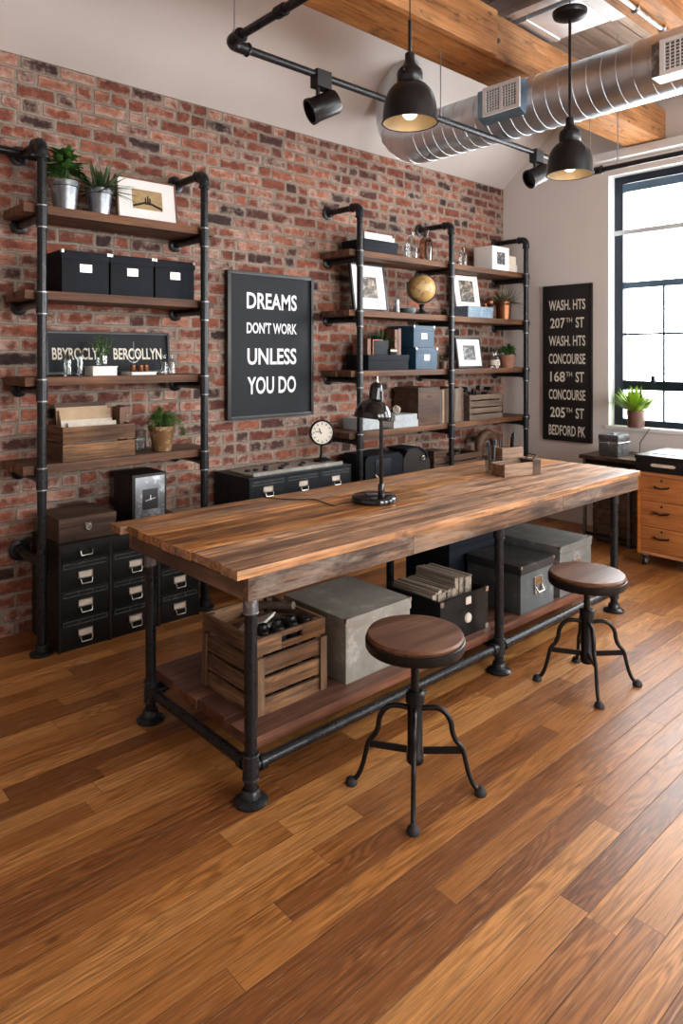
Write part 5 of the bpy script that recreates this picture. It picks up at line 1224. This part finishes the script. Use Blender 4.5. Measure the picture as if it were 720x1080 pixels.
# orange cabinet on castors
t = thing('orange_cabinet', 'orange wooden drawer cabinet on castors under the black tray', 'cabinet', (-.5, -2.1, 0))
x0, x1, y0, y1, za, zb_ = -.805, -.30, -2.45, -1.692, .083, .672
b = B(); b.bx(x0, x1, y0, y0 + .02, za, zb_); b.bx(x0, x1, y1 - .02, y1, za, zb_); b.bx(x0, x1, y0 + .02, y1 - .02, zb_ - .025, zb_); b.bx(x0, x1, y0 + .02, y1 - .02, za, za + .022); b.bx(x1 - .012, x1, y0 + .02, y1 - .02, za + .022, zb_ - .025); b.build('carcass', 'orange', t)
zr = [.107, .283, .466, .645]
for k in range(3):
    b = B(); b.bx(x0 + .006, x0 + .022, y0 + .023, y1 - .023, zr[k] + .002, zr[k + 1] - .002, .002); dr = b.build('drawer', 'orange', t)
    for yh in (-1.86, -2.28):
        b = B(); zz = zr[k] + .105; b.tube([(x0 + .006, yh + .05, zz + .003), (x0 - .012, yh + .045, zz), (x0 - .016, yh, zz - .006), (x0 - .012, yh - .045, zz), (x0 + .006, yh - .05, zz + .003)], .006, 8); b.build('handle', 'iron', dr)
        b = B(); b.lathe([(0, 0), (.008, 0), (.006, .003), (0, .003)], (x0 + .006, yh, zr[k] + .15), 12, axis=(-1, 0, 0)); b.build('keyhole', 'iron', dr)
for x in (x0 + .032, x1 - .05):
    for y in (y1 - .045, y0 + .06):
        b = B(); b.cyl((x, y, .06), (x, y, za), .014, n=12); b.bx(x - .02, x + .02, y - .019, y - .015, .03, .07); b.bx(x - .02, x + .02, y + .015, y + .019, .03, .07); b.bx(x - .025, x + .025, y - .022, y + .022, za - .006, za - .0005); fk = b.build('castor', 'steel', t)
        b = B(); b.lathe([(0, -.012), (.028, -.012), (.034, -.008), (.034, .008), (.028, .012), (0, .012)], (x - .008, y, .034), 20, axis=(0, 1, 0)); b.build('wheel', 'junk', fk)
        b = B(); b.lathe([(0, -.0135), (.02, -.0135), (.022, -.011), (.022, .011), (.02, .0135), (0, .0135)], (x - .008, y, .034), 18, axis=(0, 1, 0)); b.build('wheel_hub', 'steel', fk)
t = thing('black_tray', 'black wooden tray box with a pale slot handle on the orange cabinet', 'tray', (-.55, -2.08, zb_ + .0006)); zc = zb_ + .0006
b = B(); b.bx(-.815, -.29, -2.46, -1.683, zc, zc + .088, .004); b.bx(-.82, -.285, -2.465, -1.678, zc + .0885, zc + .118, .004); b.build('tray_body', 'blackwood', t)
b = B(); b.prism([(-1.79, zc + .052), (-1.80, zc + .064), (-1.95, zc + .064), (-1.965, zc + .052), (-1.95, zc + .042), (-1.80, zc + .042)], -.8175, -.8148, 'YZ'); b.build('slot_handle', 'card', t)
b = B(); b.bx(-.70, -.40, -2.38, -1.75, zc + .1185, zc + .1215, .001); b.build('glass_top', 'bluegrey', t)
b = B(); b.box((-.55, -1.98, zc + .1235), (.12, .16, .003), (0, 0, .3)); solo(b, 'paper_sheet', 'pagewhite', 'sheet of paper lying on the black tray', 'paper', (-.55, -1.98, zc + .1220))

# ------------------------------------------------------------------ light and camera
W = bpy.data.worlds.new('daylight'); S.world = W; W.use_nodes = True
nt = W.node_tree; bg = nt.nodes['Background']; bg.inputs[0].default_value = (.985, .99, 1., 1); bg.inputs[1].default_value = 6.0
def portal(loc, rot, sx, sy):
    l = bpy.data.lights.new('window_portal', 'AREA'); l.shape = 'RECTANGLE'; l.size = sx; l.size_y = sy; l.cycles.is_portal = True
    o = bpy.data.objects.new('window_portal', l); COL.objects.link(o); o.location = loc; o.rotation_euler = rot
portal((.25, -2.012, 1.975), (0, PI / 2, 0), 2.155, 1.876)
portal((.25, -4.55, 1.975), (0, PI / 2, 0), 2.155, 1.9)
for px_ in (-3.7, -1.3): portal((px_, -7.4, 2.0), (PI / 2, 0, 0), 1.6, 2.2)
cam = bpy.data.cameras.new('camera'); co = bpy.data.objects.new('camera', cam); COL.objects.link(co); S.camera = co
A_ = math.radians(47.54)
co.location = (-5.748, -3.937, 1.5); co.rotation_euler = (PI / 2, 0, A_ - PI / 2)
cam.sensor_fit = 'VERTICAL'; cam.sensor_height = 36; cam.sensor_width = 24; cam.lens = 730.9 * 36 / 1080
cam.shift_y = -(540 - 375.1) / 1080; cam.shift_x = 0; cam.clip_start = .02
S.view_settings.view_transform = 'Standard'; S.view_settings.look = 'None'; S.view_settings.gamma = 1; S.view_settings.use_curve_mapping = False
S.view_settings.exposure = 1.55
S.cycles.max_bounces = 8; S.cycles.diffuse_bounces = 4; S.cycles.transparent_max_bounces = 12
